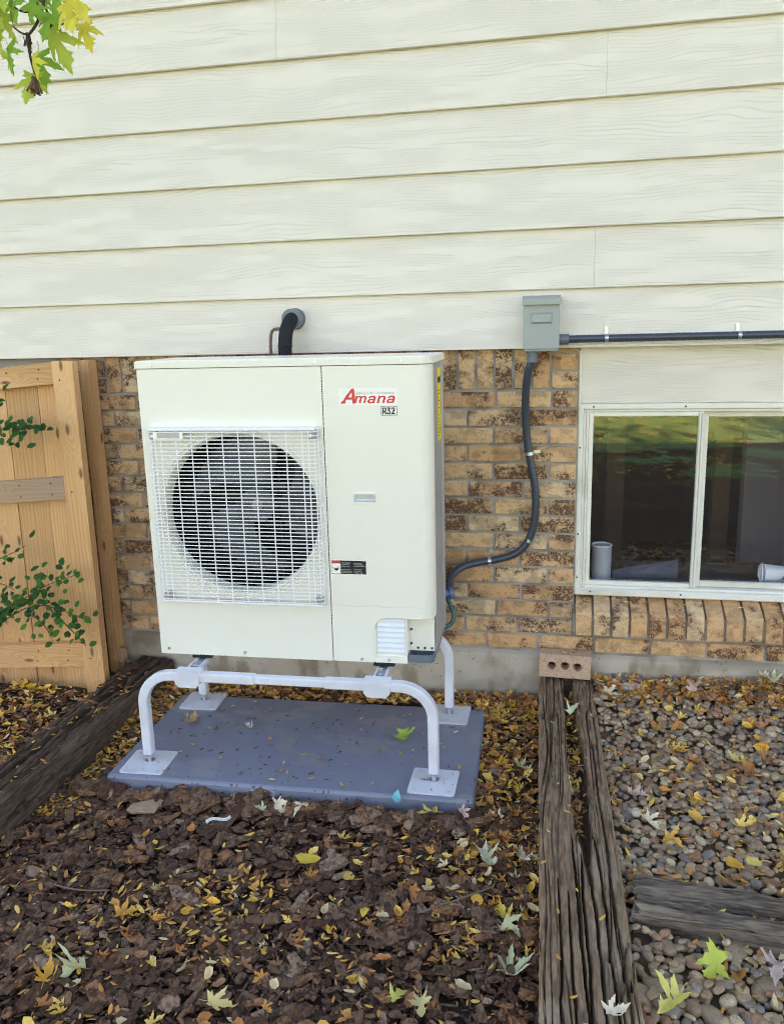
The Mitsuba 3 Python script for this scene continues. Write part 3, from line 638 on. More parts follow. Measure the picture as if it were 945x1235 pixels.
# handle recess
hx0, hx1, hz0, hz1 = 0.700, 0.781, 0.540, 0.577
fr = rr_poly(hx0, hz0, hx1, hz1, 0.003)
hd = unit + '__handle'
up_('handle', front(fr.difference(rr_poly(hx0 + 0.006, hz0 + 0.006, hx1 - 0.006, hz1 - 0.006, 0.003)), -0.0035, 0.0), 'mat_unit_paint')
part(hd, 'recess', join([box((hx0 + 0.006, -0.0008, hz0 + 0.006), (hx1 - 0.006, -0.0003, hz1 - 0.006)), hull([(x, y, z) for x in (hx0 + 0.010, hx1 - 0.010) for y, z in ((-0.0008, hz0 + 0.008), (-0.003, hz0 + 0.010), (-0.0008, hz0 + 0.016))])]), 'mat_grey_pvc' if False else 'mat_galvanised', to_world=MU)
# logo and stickers
def text(s, h, x, z, y, shear=0.0, bold=True, sx=1.0, width=None):
    m = meshkit.text_mesh(s, h, 0.0006, bold)
    v = np.array(m.vertices); v[:, 0] = v[:, 0] * sx + shear * v[:, 1]
    if width:
        v[:, 0] = (v[:, 0] - v[:, 0].min()) * width / (v[:, 0].max() - v[:, 0].min())
    m = tm(v, m.faces); m.apply_transform(RX); m.apply_translation([x, y, z]); return m
lg = unit + '__logo'
up_('logo', front(sg.box(0.668, 0.853, 0.853, 0.906), -0.0004, -0.0001), 'mat_label_white')
part(lg, 'letter', join([text('A', 0.043, 0.674, 0.860, -0.0005, 0.30, True, width=0.047), front(sg.Polygon([(0.672, 0.859), (0.688, 0.859), (0.690, 0.864), (0.678, 0.866)]), -0.0011, -0.0005)]), 'mat_red', to_world=MU)
xx = 0.7165
for ch, w_ in (('m', 0.0395), ('a', 0.0275), ('n', 0.0290), ('a', 0.0275)):
    part(lg, 'letter', text(ch, 0.0275, xx, 0.8605, -0.0005, 0.25, True, width=w_), 'mat_red', to_world=MU); xx += w_ + 0.002
part(lg, 'tagline', text('Heating & Air Conditioning', 0.0078, 0.716, 0.8870, -0.0005, 0.0, False, width=0.126), 'mat_label_grey', to_world=MU)
rs = unit + '__refrigerant_label'
up_('refrigerant_label', front(sg.box(0.799, 0.821, 0.851, 0.8495), -0.0004, -0.0001), 'mat_label_white')
part(rs, 'border', front(sg.box(0.799, 0.821, 0.851, 0.8495).difference(sg.box(0.8005, 0.8225, 0.8495, 0.848)), -0.0007, -0.0004), 'mat_ink', to_world=MU)
part(rs, 'lettering', join([text('R32', 0.0200, 0.8046 + q_ * 0.0006, 0.8252, -0.0005 - 0.0001 * q_, 0.0, True, width=0.0385) for q_ in range(3)]), 'mat_ink', to_world=MU)
ws = unit + '__warning_sticker'
up_('warning_sticker', front(sg.box(0.6225, 0.305, 0.737, 0.350), -0.0004, -0.0001), 'mat_ink')
part(ws, 'red_band', front(sg.box(0.6235, 0.3415, 0.652, 0.349), -0.0007, -0.0004), 'mat_red', to_world=MU)
part(ws, 'pictogram_panel', front(sg.box(0.6235, 0.3065, 0.652, 0.3405), -0.0007, -0.0004), 'mat_label_white', to_world=MU)
part(ws, 'pictogram', front(sg.Polygon([(0.628, 0.329), (0.633, 0.322), (0.637, 0.326), (0.641, 0.323), (0.646, 0.332), (0.645, 0.320), (0.640, 0.316), (0.634, 0.316), (0.629, 0.322)]), -0.0011, -0.0007), 'mat_ink', to_world=MU)
r = rng(5)
ln = []
for col in (0.6545, 0.696):
    for q in range(7):
        if q == 3: continue
        z0 = 0.3085 + q * 0.0055
        ln.append(front(sg.box(col, z0, col + 0.026 + 0.011 * r.random(), z0 + 0.0018), -0.0007, -0.0004))
part(ws, 'print', join(ln), 'mat_ink_grey', to_world=MU)
ys = unit + '__yellow_sticker'
up_('yellow_sticker', box((0.9542, 0.185, 0.715), (0.9548, 0.262, 0.955)), 'mat_yellow')
yl = [box((0.9548, 0.19, 0.905), (0.9551, 0.257, 0.925))]
for q in range(14):
    z0 = 0.73 + q * 0.0115
    yl.append(box((0.9548, 0.192, z0), (0.9551, 0.20 + 0.05 * r.random(), z0 + 0.003)))
part(ys, 'print', join(yl), 'mat_ink', to_world=MU)
# wire cage over the fan opening
cage = unit + '__grille'
gx0, gx1, gz0, gz1, gd = 0.030, 0.603, 0.205, 0.785, -0.038
up_('grille', join([cbox((gx0 + 0.008, gd - 0.002, gz1 - 0.006), (gx1 - 0.008, gd + 0.020, gz1 + 0.004), 0.002), cbox((gx0 + 0.004, gd + 0.020, gz1 - 0.005), (gx1 - 0.004, -0.0005, gz1 + 0.003), 0.002),
                    cbox((gx0 + 0.008, gd + 0.001, gz0 - 0.004), (gx1 - 0.008, gd + 0.016, gz0 + 0.003), 0.002)]), 'mat_wire')
bend = 0.024
def wire_path(z):
    pts = [(gx0, -0.001, z), (gx0, gd + bend, z)] + [(gx0 + bend - bend * math.cos(t), gd + bend - bend * math.sin(t), z) for t in np.linspace(0.3, math.pi / 2, 4)]
    pts += [(0.5 * (gx0 + gx1), gd, z)] + [(gx1 - bend + bend * math.sin(t), gd + bend - bend * math.cos(t), z) for t in np.linspace(0, math.pi / 2 - 0.3, 4)] + [(gx1, gd + bend, z), (gx1, -0.001, z)]
    return np.array(pts)
nw = 46
for i in range(nw):
    z = gz0 + 0.008 + (gz1 - gz0 - 0.018) * i / (nw - 1)
    part(cage, 'wire', sweep(wire_path(z), np.array([(-0.0005, -0.0016), (0.0005, -0.0016), (0.0005, 0.0016), (-0.0005, 0.0016)])), 'mat_wire', to_world=MU)
vx = [(gx0 + 0.050 + k * (gx1 - gx0 - 0.100) / 9, gd + 0.0028) for k in range(10)]
vx += [(gx0 + 0.0028, -0.006), (gx0 + 0.004, gd + bend - 0.004), (gx0 + 0.012, gd + 0.010), (gx0 + 0.030, gd + 0.0028), (gx1 - 0.0028, -0.006), (gx1 - 0.004, gd + bend - 0.004), (gx1 - 0.012, gd + 0.010), (gx1 - 0.030, gd + 0.0028)]
for x, d in vx:
    part(cage, 'wire', box((x - 0.0017, d - 0.0005, gz0 - 0.002), (x + 0.0017, d + 0.0005, gz1)), 'mat_wire', to_world=MU)
for cx, cz in ((gx0 + 0.022, gz1 - 0.022), (gx1 - 0.022, gz1 - 0.022), (gx0 + 0.026, gz0 + 0.014), (gx1 - 0.022, gz0 + 0.014)):
    cl = part(cage, 'clip', join([cbox((cx - 0.012, gd + 0.004, cz - 0.012), (cx + 0.012, -0.0005, cz + 0.012), 0.003)]), 'mat_ink_grey', to_world=MU)
    part(cl, 'screw', cyl((cx, gd + 0.0045, cz), (cx, gd + 0.001, cz), 0.006, 10), 'mat_zinc', to_world=MU)
part(cage, 'badge_plate', join([cbox((0.058, gd - 0.0035, 0.752), (0.160, gd - 0.0022, 0.777), 0.0008)]), 'mat_label_white', to_world=MU)
part(cage, 'badge_grey_strip', join([cbox((0.072, gd - 0.0048, 0.757), (0.148, gd - 0.0037, 0.775), 0.0005)]), 'mat_label_grey', to_world=MU)  # smaller grey strip set on the white badge plate
# rubber feet
for x in (0.145, 0.785):
    for y in (0.006, 0.235):
        up_('foot', join([cbox((x - 0.036, y, -0.0155), (x + 0.036, y + 0.075, 0.0035), 0.003)]), 'mat_black_plastic')

# ------------------------------------------------------------------ stand and pad
stand = thing('equipment_stand', 'pale grey tubular steel stand with bent legs and square feet under the unit', 'stand')
PZ = -0.194
ca, sa = math.cos(math.radians(1.6)), math.sin(math.radians(1.6))
def stand_xy(x, y):                         # the stand is turned a little like the pad
    dx = x + 0.94
    return -0.94 + ca * dx - sa * (y + 0.46) , -0.46 + sa * dx + ca * (y + 0.46)
def S(x, y, z): a_, b_ = stand_xy(x, y); return np.array([a_, b_, z])
prof40 = rrect(0.033, 0.033, 0.006)
prof35 = rrect(0.0275, 0.0275, 0.005)
zc, ra = 0.133, 0.105
def stand_leg(xleg, sgn, y, x_in):
    pts = [S(xleg, y, z) for z in np.linspace(PZ + 0.034, zc - ra, 5)]
    pts += [S(xleg + sgn * (ra - ra * math.cos(t)), y, zc - ra + ra * math.sin(t)) for t in np.linspace(0, math.pi / 2, 12)[1:]]
    pts += [S(x, y, zc) for x in np.linspace(xleg + sgn * ra, x_in, 5)[1:]]
    return sweep(np.array(pts), prof40)
XL, XR = -1.437, -0.450
for y in (-0.705, -0.222):
    for xl, sg_, xin in ((XL, 1, -1.04), (XR, -1, -0.80)):
        lk = part(stand, 'leg', stand_leg(xl, sg_, y, xin), 'mat_stand_paint', smooth=30)
        a_, b_ = stand_xy(xl, y)
        part(lk, 'bolt', join([cyl((a_, b_, PZ + 0.006), (a_, b_, PZ + 0.040), 0.0075, 10), cyl((a_, b_, PZ + 0.018), (a_, b_, PZ + 0.028), 0.0135, 6), cyl((a_, b_, PZ + 0.0062), (a_, b_, PZ + 0.009), 0.017, 14)]), 'mat_zinc', smooth=30)
        q = rr_poly(-0.076, -0.076, 0.076, 0.076, 0.010)
        for hx, hy in ((-0.055, -0.055), (0.055, -0.055), (-0.055, 0.055), (0.055, 0.055), (0.0, -0.05), (0.035, 0.0)):
            q = q.difference(sg.Point(hx, hy).buffer(0.0042, quad_segs=3))
        q = affinity.translate(affinity.rotate(q, 1.6 + (2 if xl < -1 else -1.5), origin=(0, 0)), a_ - 0.012 * sg_ * 0, b_ - 0.008)
        part(stand, 'foot_plate', plan(q, PZ + 0.0015, PZ + 0.006), 'mat_stand_paint')
    part(stand, 'crossbar', sweep(np.array([S(-1.05, y, zc), S(-0.92, y, zc), S(-0.79, y, zc)]), prof35), 'mat_stand_paint', smooth=30)
for xr in (-1.268, -0.628):
    for y in (-0.705, -0.222):
        o = np.array(stand_xy(xr, y))
        shp = sg.Polygon([(-0.043, 0.022), (0.043, 0.022), (0.043, -0.019), (0.030, -0.034), (-0.030, -0.034), (-0.043, -0.019)])
        m = front(shp, -0.0215, 0.0215); m.apply_transform(trimesh.transformations.rotation_matrix(math.radians(1.6), [0, 0, 1])); m.apply_translation([o[0], o[1], zc])
        ck = part(stand, 'bracket', m, 'mat_stand_paint')
        part(ck, 'bolt', cyl((o[0], o[1], zc - 0.045), (o[0], o[1], zc - 0.033), 0.007, 8), 'mat_zinc')
    a_, b_ = S(xr, -0.712, 0), S(xr, -0.215, 0)
    ups = []
    for off in (-0.018, 0.018):
        c0, c1 = a_ + [off, 0, 0], b_ + [off, 0, 0]
        ups.append(hull([k + np.array([e, 0, z]) for k in (c0, c1) for e in (-0.0025, 0.0025) for z in (0.149, 0.135)]))
    ups.append(hull([k + np.array([e, 0, z]) for k in (a_, b_) for e in (-0.018, 0.018) for z in (0.1375, 0.1350)]))
    part(stand, 'rail', join(ups), 'mat_stand_paint')
    o = S(xr, -0.640, 0)
    part(stand, 'rail_bolt', join([cyl((o[0], o[1], 0.137), (o[0], o[1], 0.162), 0.008, 8), cyl((o[0], o[1], 0.1385), (o[0], o[1], 0.146), 0.015, 12)]), 'mat_zinc', smooth=30)
pad = thing('equipment_pad', 'blue grey composite slab on the ground under the stand', 'pad')
pw, pdp = 1.235, 0.640
base = rrect(pw, pdp, 0.012, 3)
def slab(c):
    lv = [(0.0, -0.085), (0.0, -0.010), (-0.003, -0.004), (-0.009, 0.0)]
    V, F = [], []
    for ins, z in lv:
        s_ = np.array([(pw + 2 * ins) / pw, (pdp + 2 * ins) / pdp])
        V += [(x * s_[0], y * s_[1], z) for x, y in base]
    m_ = len(base)
    for i in range(len(lv) - 1):
        for j in range(m_):
            a0, a1 = i * m_ + j, i * m_ + (j + 1) % m_
            F += [(a0, a1, a1 + m_), (a0, a1 + m_, a0 + m_)]
    V.append((0, 0, 0)); k = len(V) - 1; t0 = (len(lv) - 1) * m_
    F += [(t0 + j, t0 + (j + 1) % m_, k) for j in range(m_)]
    return tm(V, F)
MP = T().translate([-0.931, -0.487, PZ + 0.001]).rotate([0, 0, 1], 1.7)
part(pad, 'slab', slab(0), 'mat_pad', smooth=20, to_world=MP)
part(pad, 'moulded_tab', cbox((-0.110, -pdp / 2 - 0.0015, -0.050), (-0.025, -pdp / 2 + 0.002, -0.014), 0.0008), 'mat_pad_tag', to_world=MP)

# ------------------------------------------------------------------ timbers
def timber(Lx, Wd, Ht, nl, nw, nh, seed, crack=1.0, groove=None, end_rough=0.02, lump=1.0):
    """weathered beam along +x: a loop of (left side, top, right side) points swept along its length; grain cracks are real relief"""
    prof_ = [(-Wd / 2, -Ht + Ht * t) for t in np.linspace(0, 1, nh)[:-1]] + [(-Wd / 2 + Wd * t, 0.0) for t in np.linspace(0, 1, nw)] + [(Wd / 2, -Ht * t) for t in np.linspace(0, 1, nh)[1:]]
    prof_ = np.array(prof_)
    nrm = np.array([(-1, 0)] * (nh - 1) + [(0, 1)] * nw + [(1, 0)] * (nh - 1), float)
    for q in (nh - 1, nh + nw - 2): nrm[q] = np.array([(-.7, .7), (.7, .7)][int(q > nh)])
    s = np.r_[0, np.cumsum(np.linalg.norm(np.diff(prof_, axis=0), axis=1))]
    xs = np.linspace(0, Lx, nl)
    X, Sg = np.meshgrid(xs, s, indexing='ij')
    P3 = lambda a, b, c=0.0: np.stack([X * a, Sg * b, X * 0 + c], -1)
    warp = (meshkit.fbm(P3(2.0, 5, 3.1), 3, seed) - 0.5) * 0.035
    Sw = Sg + warp
    Q = lambda a, b, c=0.0: np.stack([X * a, Sw * b, X * 0 + c], -1)
    h = 0.006 * lump * (meshkit.fbm(P3(3, 9), 3, seed + 1) - 0.5) + 0.010 * (lump - 1) * (meshkit.fbm(P3(7, 16, 2.2), 3, seed + 31) - 0.5)
    h += 0.0032 * (meshkit.noise(Q(3.0, 60), seed + 2) - 0.5) + 0.0030 * (meshkit.noise(Q(7, 150), seed + 3) - 0.5)
    for freq, wid, dep, sd in ((24, 0.032, 0.024, 4), (40, 0.050, 0.016, 5), (70, 0.085, 0.008, 6), (120, 0.12, 0.004, 7)):
        nn = np.abs(meshkit.noise(Q(1.7, freq), seed + sd) - 0.5)
        gate = np.clip((meshkit.noise(Q(2.1, freq * 0.4, 7.0), seed + sd + 20) - 0.30) * 3.0, 0, 1)
        h -= crack * dep * gate * np.clip(1 - nn / wid, 0, 1) ** 0.8
    h += 0.0034 * (meshkit.noise(P3(55, 130, 1.7), seed + 41) - 0.5) + 0.0060 * (meshkit.fbm(P3(22, 48, 6.1), 3, seed + 42) - 0.5) * lump
    top = (np.abs(prof_[:, 0]) < Wd / 2 - 1e-6)
    if groove is not None:
        u = prof_[:, 0][None, :] * np.ones_like(X)
        h = h - groove(X, u, meshkit.fbm(P3(9, 22, 5.5), 3, seed + 9)) * top[None, :]
    corner = np.minimum(np.abs(s - s[nh - 1]), np.abs(s - s[nh + nw - 2]))[None, :]
    h = h - 0.014 * np.clip(1 - corner / 0.022, 0, 1) ** 1.5 * (0.4 + 1.2 * meshkit.fbm(P3(5, 5, 8.0), 3, seed + 12))
    Y = prof_[None, :, 0] + nrm[None, :, 0] * h
    Z = prof_[None, :, 1] + nrm[None, :, 1] * h
    Xe = X + 0.0
    er = end_rough * (meshkit.fbm(np.stack([Sg * 40, Sg * 0, Sg * 0], -1), 3, seed + 15) - 0.5)
    Xe = Xe + er * np.clip(1 - X / 0.08, 0, 1)
    v = np.stack([Xe, Y, Z], -1).reshape(-1, 3)
    m_ = len(s)
    i, j = np.meshgrid(np.arange(nl - 1), np.arange(m_ - 1), indexing='ij'); a0 = i * m_ + j
    f_ = np.vstack([np.stack([a0, a0 + m_, a0 + m_ + 1], -1).reshape(-1, 3), np.stack([a0, a0 + m_ + 1, a0 + 1], -1).reshape(-1, 3)])
    capv = []
    for e in (0, nl - 1):
        c_ = len(v) + len(capv); capv.append(v[e * m_:(e + 1) * m_].mean(0))
        ring = np.arange(m_) + e * m_
        tri = np.stack([np.full(m_, c_), ring, np.roll(ring, -1)], 1)
        f_ = np.vstack([f_, tri if e == 0 else tri[:, ::-1]])
    me = tm(np.vstack([v, capv]), f_)
    me.invert()
    return me
# middle timber: rotted open along its heart near the wall
def heart(X, u, nz):
    c_ = 0.006 + 0.012 * np.clip(X / 0.8, 0, 1) + 0.016 * (nz - 0.5)
    w_ = np.interp(X, [0, 0.3, 0.55, 0.85, 1.02, 1.12, 1.3], [0.013, 0.017, 0.022, 0.024, 0.020, 0.006, 0.0]) * (0.75 + 0.7 * nz)
    d_ = np.interp(X, [0, 0.05, 0.9, 1.05, 1.16, 1.3], [0.09, 0.10, 0.10, 0.085, 0.03, 0.0])
    g_ = d_ * np.clip((w_ - np.abs(u - c_)) / 0.007 + 0.5, 0, 1) * (w_ > 0.002)
    # splits that fan out nearer the viewer
    for off, x0, amp, dep in ((-0.018, 1.02, 0.020, 0.042), (0.004, 1.10, -0.006, 0.050), (0.022, 1.05, 0.012, 0.045), (0.042, 0.95, 0.018, 0.035), (-0.055, 1.2, -0.010, 0.030), (0.066, 0.5, 0.010, 0.024), (-0.036, 1.25, 0.014, 0.034)):
        cc = off + amp * (X - x0) + 0.012 * (nz - 0.5) + 0.0015 * np.sin(X * 13 + off * 90)
        ww = 0.0034 * np.clip((X - x0) / 0.12, 0, 1) * (0.6 + 0.9 * nz)
        g_ = np.maximum(g_, dep * np.clip(1 - np.abs(u - cc) / np.maximum(ww, 1e-5), 0, 1) ** 0.6 * (ww > 0.0006))
    return g_
def seam(X, u, nz):
    c_ = -0.010 + 0.030 * (nz - 0.5)
    w_ = np.interp(X, [0.1, 0.25, 0.6, 1.2, 2.4], [0.0, 0.012, 0.013, 0.010, 0.012]) * (0.5 + 1.1 * nz)
    g_ = 0.040 * np.clip((w_ - np.abs(u - c_)) / 0.008 + 0.4, 0, 1) * (w_ > 0.002)
    for off, dep in ((0.040, 0.020), (-0.048, 0.022)):
        ww = 0.0040 * (0.2 + 1.5 * nz)
        g_ = np.maximum(g_, dep * np.clip(1 - np.abs(u - off - 0.030 * (nz - 0.5)) / ww, 0, 1) ** 0.6)
    return g_
def place_timber(name, label, mesh, m, loc, rz, slope=0.0):
    return single(name, label, 'timber', mesh, m, smooth=55, to_world=T().translate(loc).rotate([0, 0, 1], rz).rotate([0, 1, 0], slope))
place_timber('landscape_timber', 'long split brown timber with a rotten hollow heart between mulch and pebbles', timber(2.3, 0.205, 0.22, 620, 140, 10, 31, 1.15, heart), 'mat_timber', [-0.026, -0.018, -0.088], -88.3, 0.4)
place_timber('landscape_timber', 'dark cracked timber running from the wall past the fence at left', timber(2.4, 0.165, 0.17, 640, 120, 18, 57, 1.5, seam, 0.02, 2.2), 'mat_timber_dark', [-1.752, -0.03, -0.108], -91.5, 0.4)
def hollow(X, u, nz):
    c_ = -0.012 + 0.02 * (nz - 0.5)
    w_ = np.interp(X, [0.12, 0.2, 0.3, 0.55], [0.0, 0.014, 0.016, 0.012]) * (0.6 + 0.9 * nz)
    return 0.028 * np.clip((w_ - np.abs(u - c_)) / 0.010 + 0.4, 0, 1) * (w_ > 0.002)
place_timber('landscape_timber', 'short weathered grey timber lying across the pebbles at lower right', timber(1.4, 0.155, 0.14, 480, 110, 14, 83, 1.25, hollow, 0.035, 1.5), 'mat_timber_cross', [0.135, -1.258, -0.098], -5.0, 0.0)

# loose brick with three core holes, standing on edge on the middle timber
q = rr_poly(-0.0965, -0.0465, 0.0965, 0.0465, 0.002)
holes = [(-0.049, 0.0), (0.0, 0.002), (0.047, 0.0)]
for hx, hy in holes: q = q.difference(sg.Point(hx, hy).buffer(0.0165, quad_segs=8))
m = front(q, -0.0285, 0.0285)
mat('mat_loose_brick', proc(lambda p, n, uv: mix(mix((0.52, 0.37, 0.26), (0.44, 0.30, 0.20), fbm(p.x * 60, p.z * 60, p.y * 60, 4)), (0.30, 0.19, 0.12), 0.7 * smoothstep(0.66, 0.74, noise(p.x * 200, p.z * 200, p.y * 200)))), 0.85, 0.2,
    bump=lambda p, n, uv: 0.0016 * fbm(p.x * 120, p.z * 120, p.y * 120, 3))
lb = thing('loose_brick', 'loose pinkish tan brick with three core holes on top of the timber', 'brick')
MB_ = T().translate([-0.029, -0.052, -0.028]).rotate([0, 0, 1], -1.0).rotate([0, 1, 0], 1.0)
part(lb, 'body', m, 'mat_loose_brick', to_world=MB_)
part(lb, 'far_bed', join([box((-0.094, 0.0215, -0.044), (0.094, 0.0275, 0.044))]), 'mat_soil', to_world=MB_)

# ------------------------------------------------------------------ fence
fence = thing('wooden_fence', 'tan cedar board fence panel with rails and posts at left of the brick', 'fence')
r = rng(21)
def up_uv(m): return const_uv(m, r.random(), r.random())
def wpart(name, m, mt, label=None, parent=fence): return part(parent, name, m, mt, uv=up_uv(m), label=label)
wpart('post', hull([(x + dx, y, z) for z, dx in ((-0.42, -0.004), (1.160, 0.0)) for x in (-1.943, -1.857) for y in (-0.262, -0.224)]), 'mat_cedar_upright')
wpart('wall_stud', hull([(x, y, z) for z in (-0.30, 1.156) for x in (-1.943, -1.902) for y in (-0.078, -0.020)]), 'mat_cedar_upright')
wpart('stud_block', hull([(x, y, z) for z in (-0.17, -0.06) for x in (-1.9005, -1.880) for y in (-0.074, -0.04)]), 'mat_cedar_grey')
def rail(z0, z1, zr, m, label=None):
    # sags towards the left end
    pts = []
    for x, dz in ((-3.2, -0.10), (-1.944, 0.0)):
        for y in (-0.245, -0.207):
            for z in (z0, z1): pts.append((x, y, z + dz))
    wpart('rail', hull(pts), m, label)
rail(1.076, 1.157, 0, 'mat_cedar_rail')
rail(0.628, 0.716, 0, 'mat_cedar_grey', 'greyer weathered middle rail')
rail(-0.072, 0.028, 0, 'mat_cedar_rail')
for zr, yy in ((1.10, -0.2465), (1.135, -0.2465), (0.65, -0.2465), (0.695, -0.2465), (-0.045, -0.2465), (0.0, -0.2465)):
    for xx in (-2.02, -2.16):
        dz = -0.10 * (-1.944 - xx) / 1.256
        part(fence, 'nail', cyl((xx + 0.01 * math.sin(zr * 40), yy + 0.002, zr + dz), (xx + 0.01 * math.sin(zr * 40), yy, zr + dz), 0.0032, 8), 'mat_dark_metal')
for zr in (1.09, 0.66, -0.03):
    part(fence, 'nail', cyl((-1.915, -0.2605, zr), (-1.915, -0.2632, zr), 0.0032, 8), 'mat_dark_metal')
x = -1.9475
for i in range(9):
    wd = (0.105, 0.142, 0.140, 0.143, 0.139, 0.141, 0.142, 0.14, 0.14)[i]
    tl = -0.016 + r.normal(0, 0.0015)
    pts = [(xx + (tl if z < 0 else 0), y, z) for z in (-0.36, 1.128 - 0.004 * i) for xx in (x - wd + 0.0016, x - 0.0016) for y in (-0.205, -0.188)]
    wpart('board', hull(pts), 'mat_cedar_upright')
    x -= wd

# ------------------------------------------------------------------ scattered bark, stones, leaves
def bark_variants(n, seed):
    rr = rng(seed); out = []
    for k in range(n):
        pts = rr.normal(size=(26, 3)); pts /= np.linalg.norm(pts, axis=1, keepdims=True)
        pts = np.sign(pts) * np.abs(pts) ** rr.choice([0.45, 0.6, 0.8])
        pts *= (0.85 + 0.3 * rr.random((26, 1)))
        pts *= np.array([0.5, 0.5 * (0.30 + 0.46 * rr.random()), 0.5 * (0.12 + 0.24 * rr.random())])
        h_ = hull(pts); out.append((np.array(h_.vertices), np.array(h_.faces)))
    return out
def stone_variants(n, seed, sub=2):
    rr = rng(seed); out = []
    for k in range(n):
        s_ = trimesh.creation.icosphere(subdivisions=sub, radius=0.5)
        v_ = np.array(s_.vertices)
        d_ = meshkit.fbm(v_ * 2.0 + rr.random(3) * 20, 2, 40 + k)
        v_ = v_ * (0.66 + 0.68 * d_)[:, None]
        v_ = np.sign(v_) * np.abs(v_ * 2) ** 0.9 / 2
        v_ *= np.array([1.0, 0.62 + 0.34 * rr.random(), 0.42 + 0.26 * rr.random()])
        out.append((v_, np.array(s_.faces)))
    return out
def free(x, y, pad_m=0.0):
    ok = np.ones(len(x), bool)
    ok &= np.abs(x + 0.026 + 0.0297 * y) > 0.100 + pad_m
    ok &= ~((np.abs(x + 1.752 - 0.026 * y) < 0.078 + pad_m) & (y > -2.3))
    u_ = (x + 0.931) * ca + (y + 0.487) * sa; w_ = -(x + 0.931) * sa + (y + 0.487) * ca
    ok &= ~((np.abs(u_) < pw / 2 + pad_m) & (np.abs(w_) < pdp / 2 + pad_m))
    ok &= ~((x > 0.14 - pad_m) & (x < 1.5) & (np.abs(y + 1.262 + (x - 0.145) * 0.087) < 0.080 + pad_m))
    ok &= ~((x < -1.84) & (y > -0.26) & (y < -0.16)) & (y < -0.015)
    return ok

def spread(parent, name, pieces, uvs, size, P, mt, smooth, most=300):
    """the largest in view become parts, the rest one part of kind stuff"""
    d_ = np.linalg.norm(P - CAM, axis=1)
    score = np.where(in_view(P, 0.01), size / d_, 0)
    order = np.argsort(-score)
    big = set(order[:most][score[order[:most]] > 0].tolist())
    for k in sorted(big):
        me = tm(*pieces[k]); part(parent, name, me, mt, smooth=smooth, uv=const_uv(me, *uvs[k]))
    rest = [k for k in range(len(pieces)) if k not in big]
    me, uv_, _ = merged([pieces[k] for k in rest], uvs[rest])
    part(parent, name + '_layer', me, mt, smooth=smooth, uv=uv_, kind='stuff')

# bark mulch
r = rng(101)
BV = bark_variants(16, 7)
def mulch(n, xr, yr, lo, hi, power, lift, tilt):
    x_, y_ = r.uniform(*xr, n), r.uniform(*yr, n)
    sz = lo * (hi / lo) ** (r.random(n) ** power)
    k_ = free(x_, y_, 0.0) & (x_ < -0.05)
    x_, y_, sz = x_[k_], y_[k_], sz[k_]
    z_ = ground_z(x_, y_) + r.uniform(*lift, len(x_)) + 0.08 * sz
    return np.stack([x_, y_, z_], 1), sz, np.abs(r.normal(0, tilt, len(x_)))
sets = [mulch(7600, (-2.0, -0.06), (-2.15, -0.70), 0.016, 0.074, 2.1, (-0.006, 0.020), 0.28),
        mulch(3300, (-3.0, -0.06), (-0.85, -0.02), 0.018, 0.060, 2.0, (-0.010, 0.010), 0.28),
        mulch(2600, (-3.2, -1.0), (-2.6, -0.3), 0.020, 0.065, 1.8, (-0.008, 0.015), 0.3),
        mulch(150, (-1.62, -0.30), (-0.885, -0.83), 0.05, 0.10, 1.2, (0.015, 0.035), 0.30)]
n = 130                                             # drifted over the outer edge of the left timber
y_ = r.uniform(-1.9, -0.06, n); x_ = -1.752 + 0.026 * y_ - 0.085 + np.abs(r.normal(0, 0.022, n))
sets.append((np.stack([x_, y_, -0.118 + 0.007 * y_ + r.uniform(-0.008, 0.006, n)], 1), r.uniform(0.02, 0.065, n), np.abs(r.normal(0, 0.25, n))))
P = np.vstack([s[0] for s in sets]); SZ = np.concatenate([s[1] for s in sets]); TL = np.concatenate([s[2] for s in sets])
n = len(P)
R = rotations(r.uniform(0, 2 * math.pi, n), TL, r.uniform(0, 2 * math.pi, n))
Sx = SZ[:, None] * np.stack([r.uniform(0.85, 1.40, n), r.uniform(0.8, 1.2, n), r.uniform(0.7, 1.15, n)], 1)
pcs = scattered(BV, r.integers(0, len(BV), n), R, Sx, P)
UV = np.stack([r.random(n), r.random(n)], 1)
spread('mulch_bed', 'bark_chip', pcs, UV, SZ, P, 'mat_bark', False)
# shredded fines
n = 24000
x_, y_ = r.uniform(-3.0, -0.06, n), r.uniform(-2.2, -0.02, n)
k_ = free(x_, y_); x_, y_ = x_[k_], y_[k_]; n = len(x_)
P = np.stack([x_, y_, ground_z(x_, y_) + r.uniform(-0.006, 0.014, n)], 1)
R = rotations(r.uniform(0, 2 * math.pi, n), np.abs(r.normal(0, 0.35, n)), r.uniform(0, 2 * math.pi, n))
s_ = r.uniform(0.008, 0.024, n)
FV = bark_variants(6, 17)
FV = [(v_ * np.array([1.5, 0.6, 0.6]), f_) for v_, f_ in FV]
me, uv_, _ = merged(scattered(FV, r.integers(0, 6, n), R, np.repeat(s_[:, None], 3, 1), P), np.stack([r.random(n), r.random(n)], 1))
part('mulch_bed', 'shredded_bark', me, 'mat_bark', uv=uv_, kind='stuff')
n = 170
x_, y_ = r.uniform(-1.5, -0.36, n), r.uniform(-0.78, -0.20, n)
keep = r.random(n) < np.clip((meshkit.fbm(np.stack([x_ * 5, y_ * 5, x_ * 0], -1), 3, 77) - 0.35) * 3, 0.1, 1)
x_, y_ = x_[keep], y_[keep]; n = len(x_)
P = np.stack([x_, y_, np.full(n, PZ + 0.0025)], 1)
R = rotations(r.uniform(0, 2 * math.pi, n), r.uniform(0, 0.1, n), r.uniform(0, 6, n))
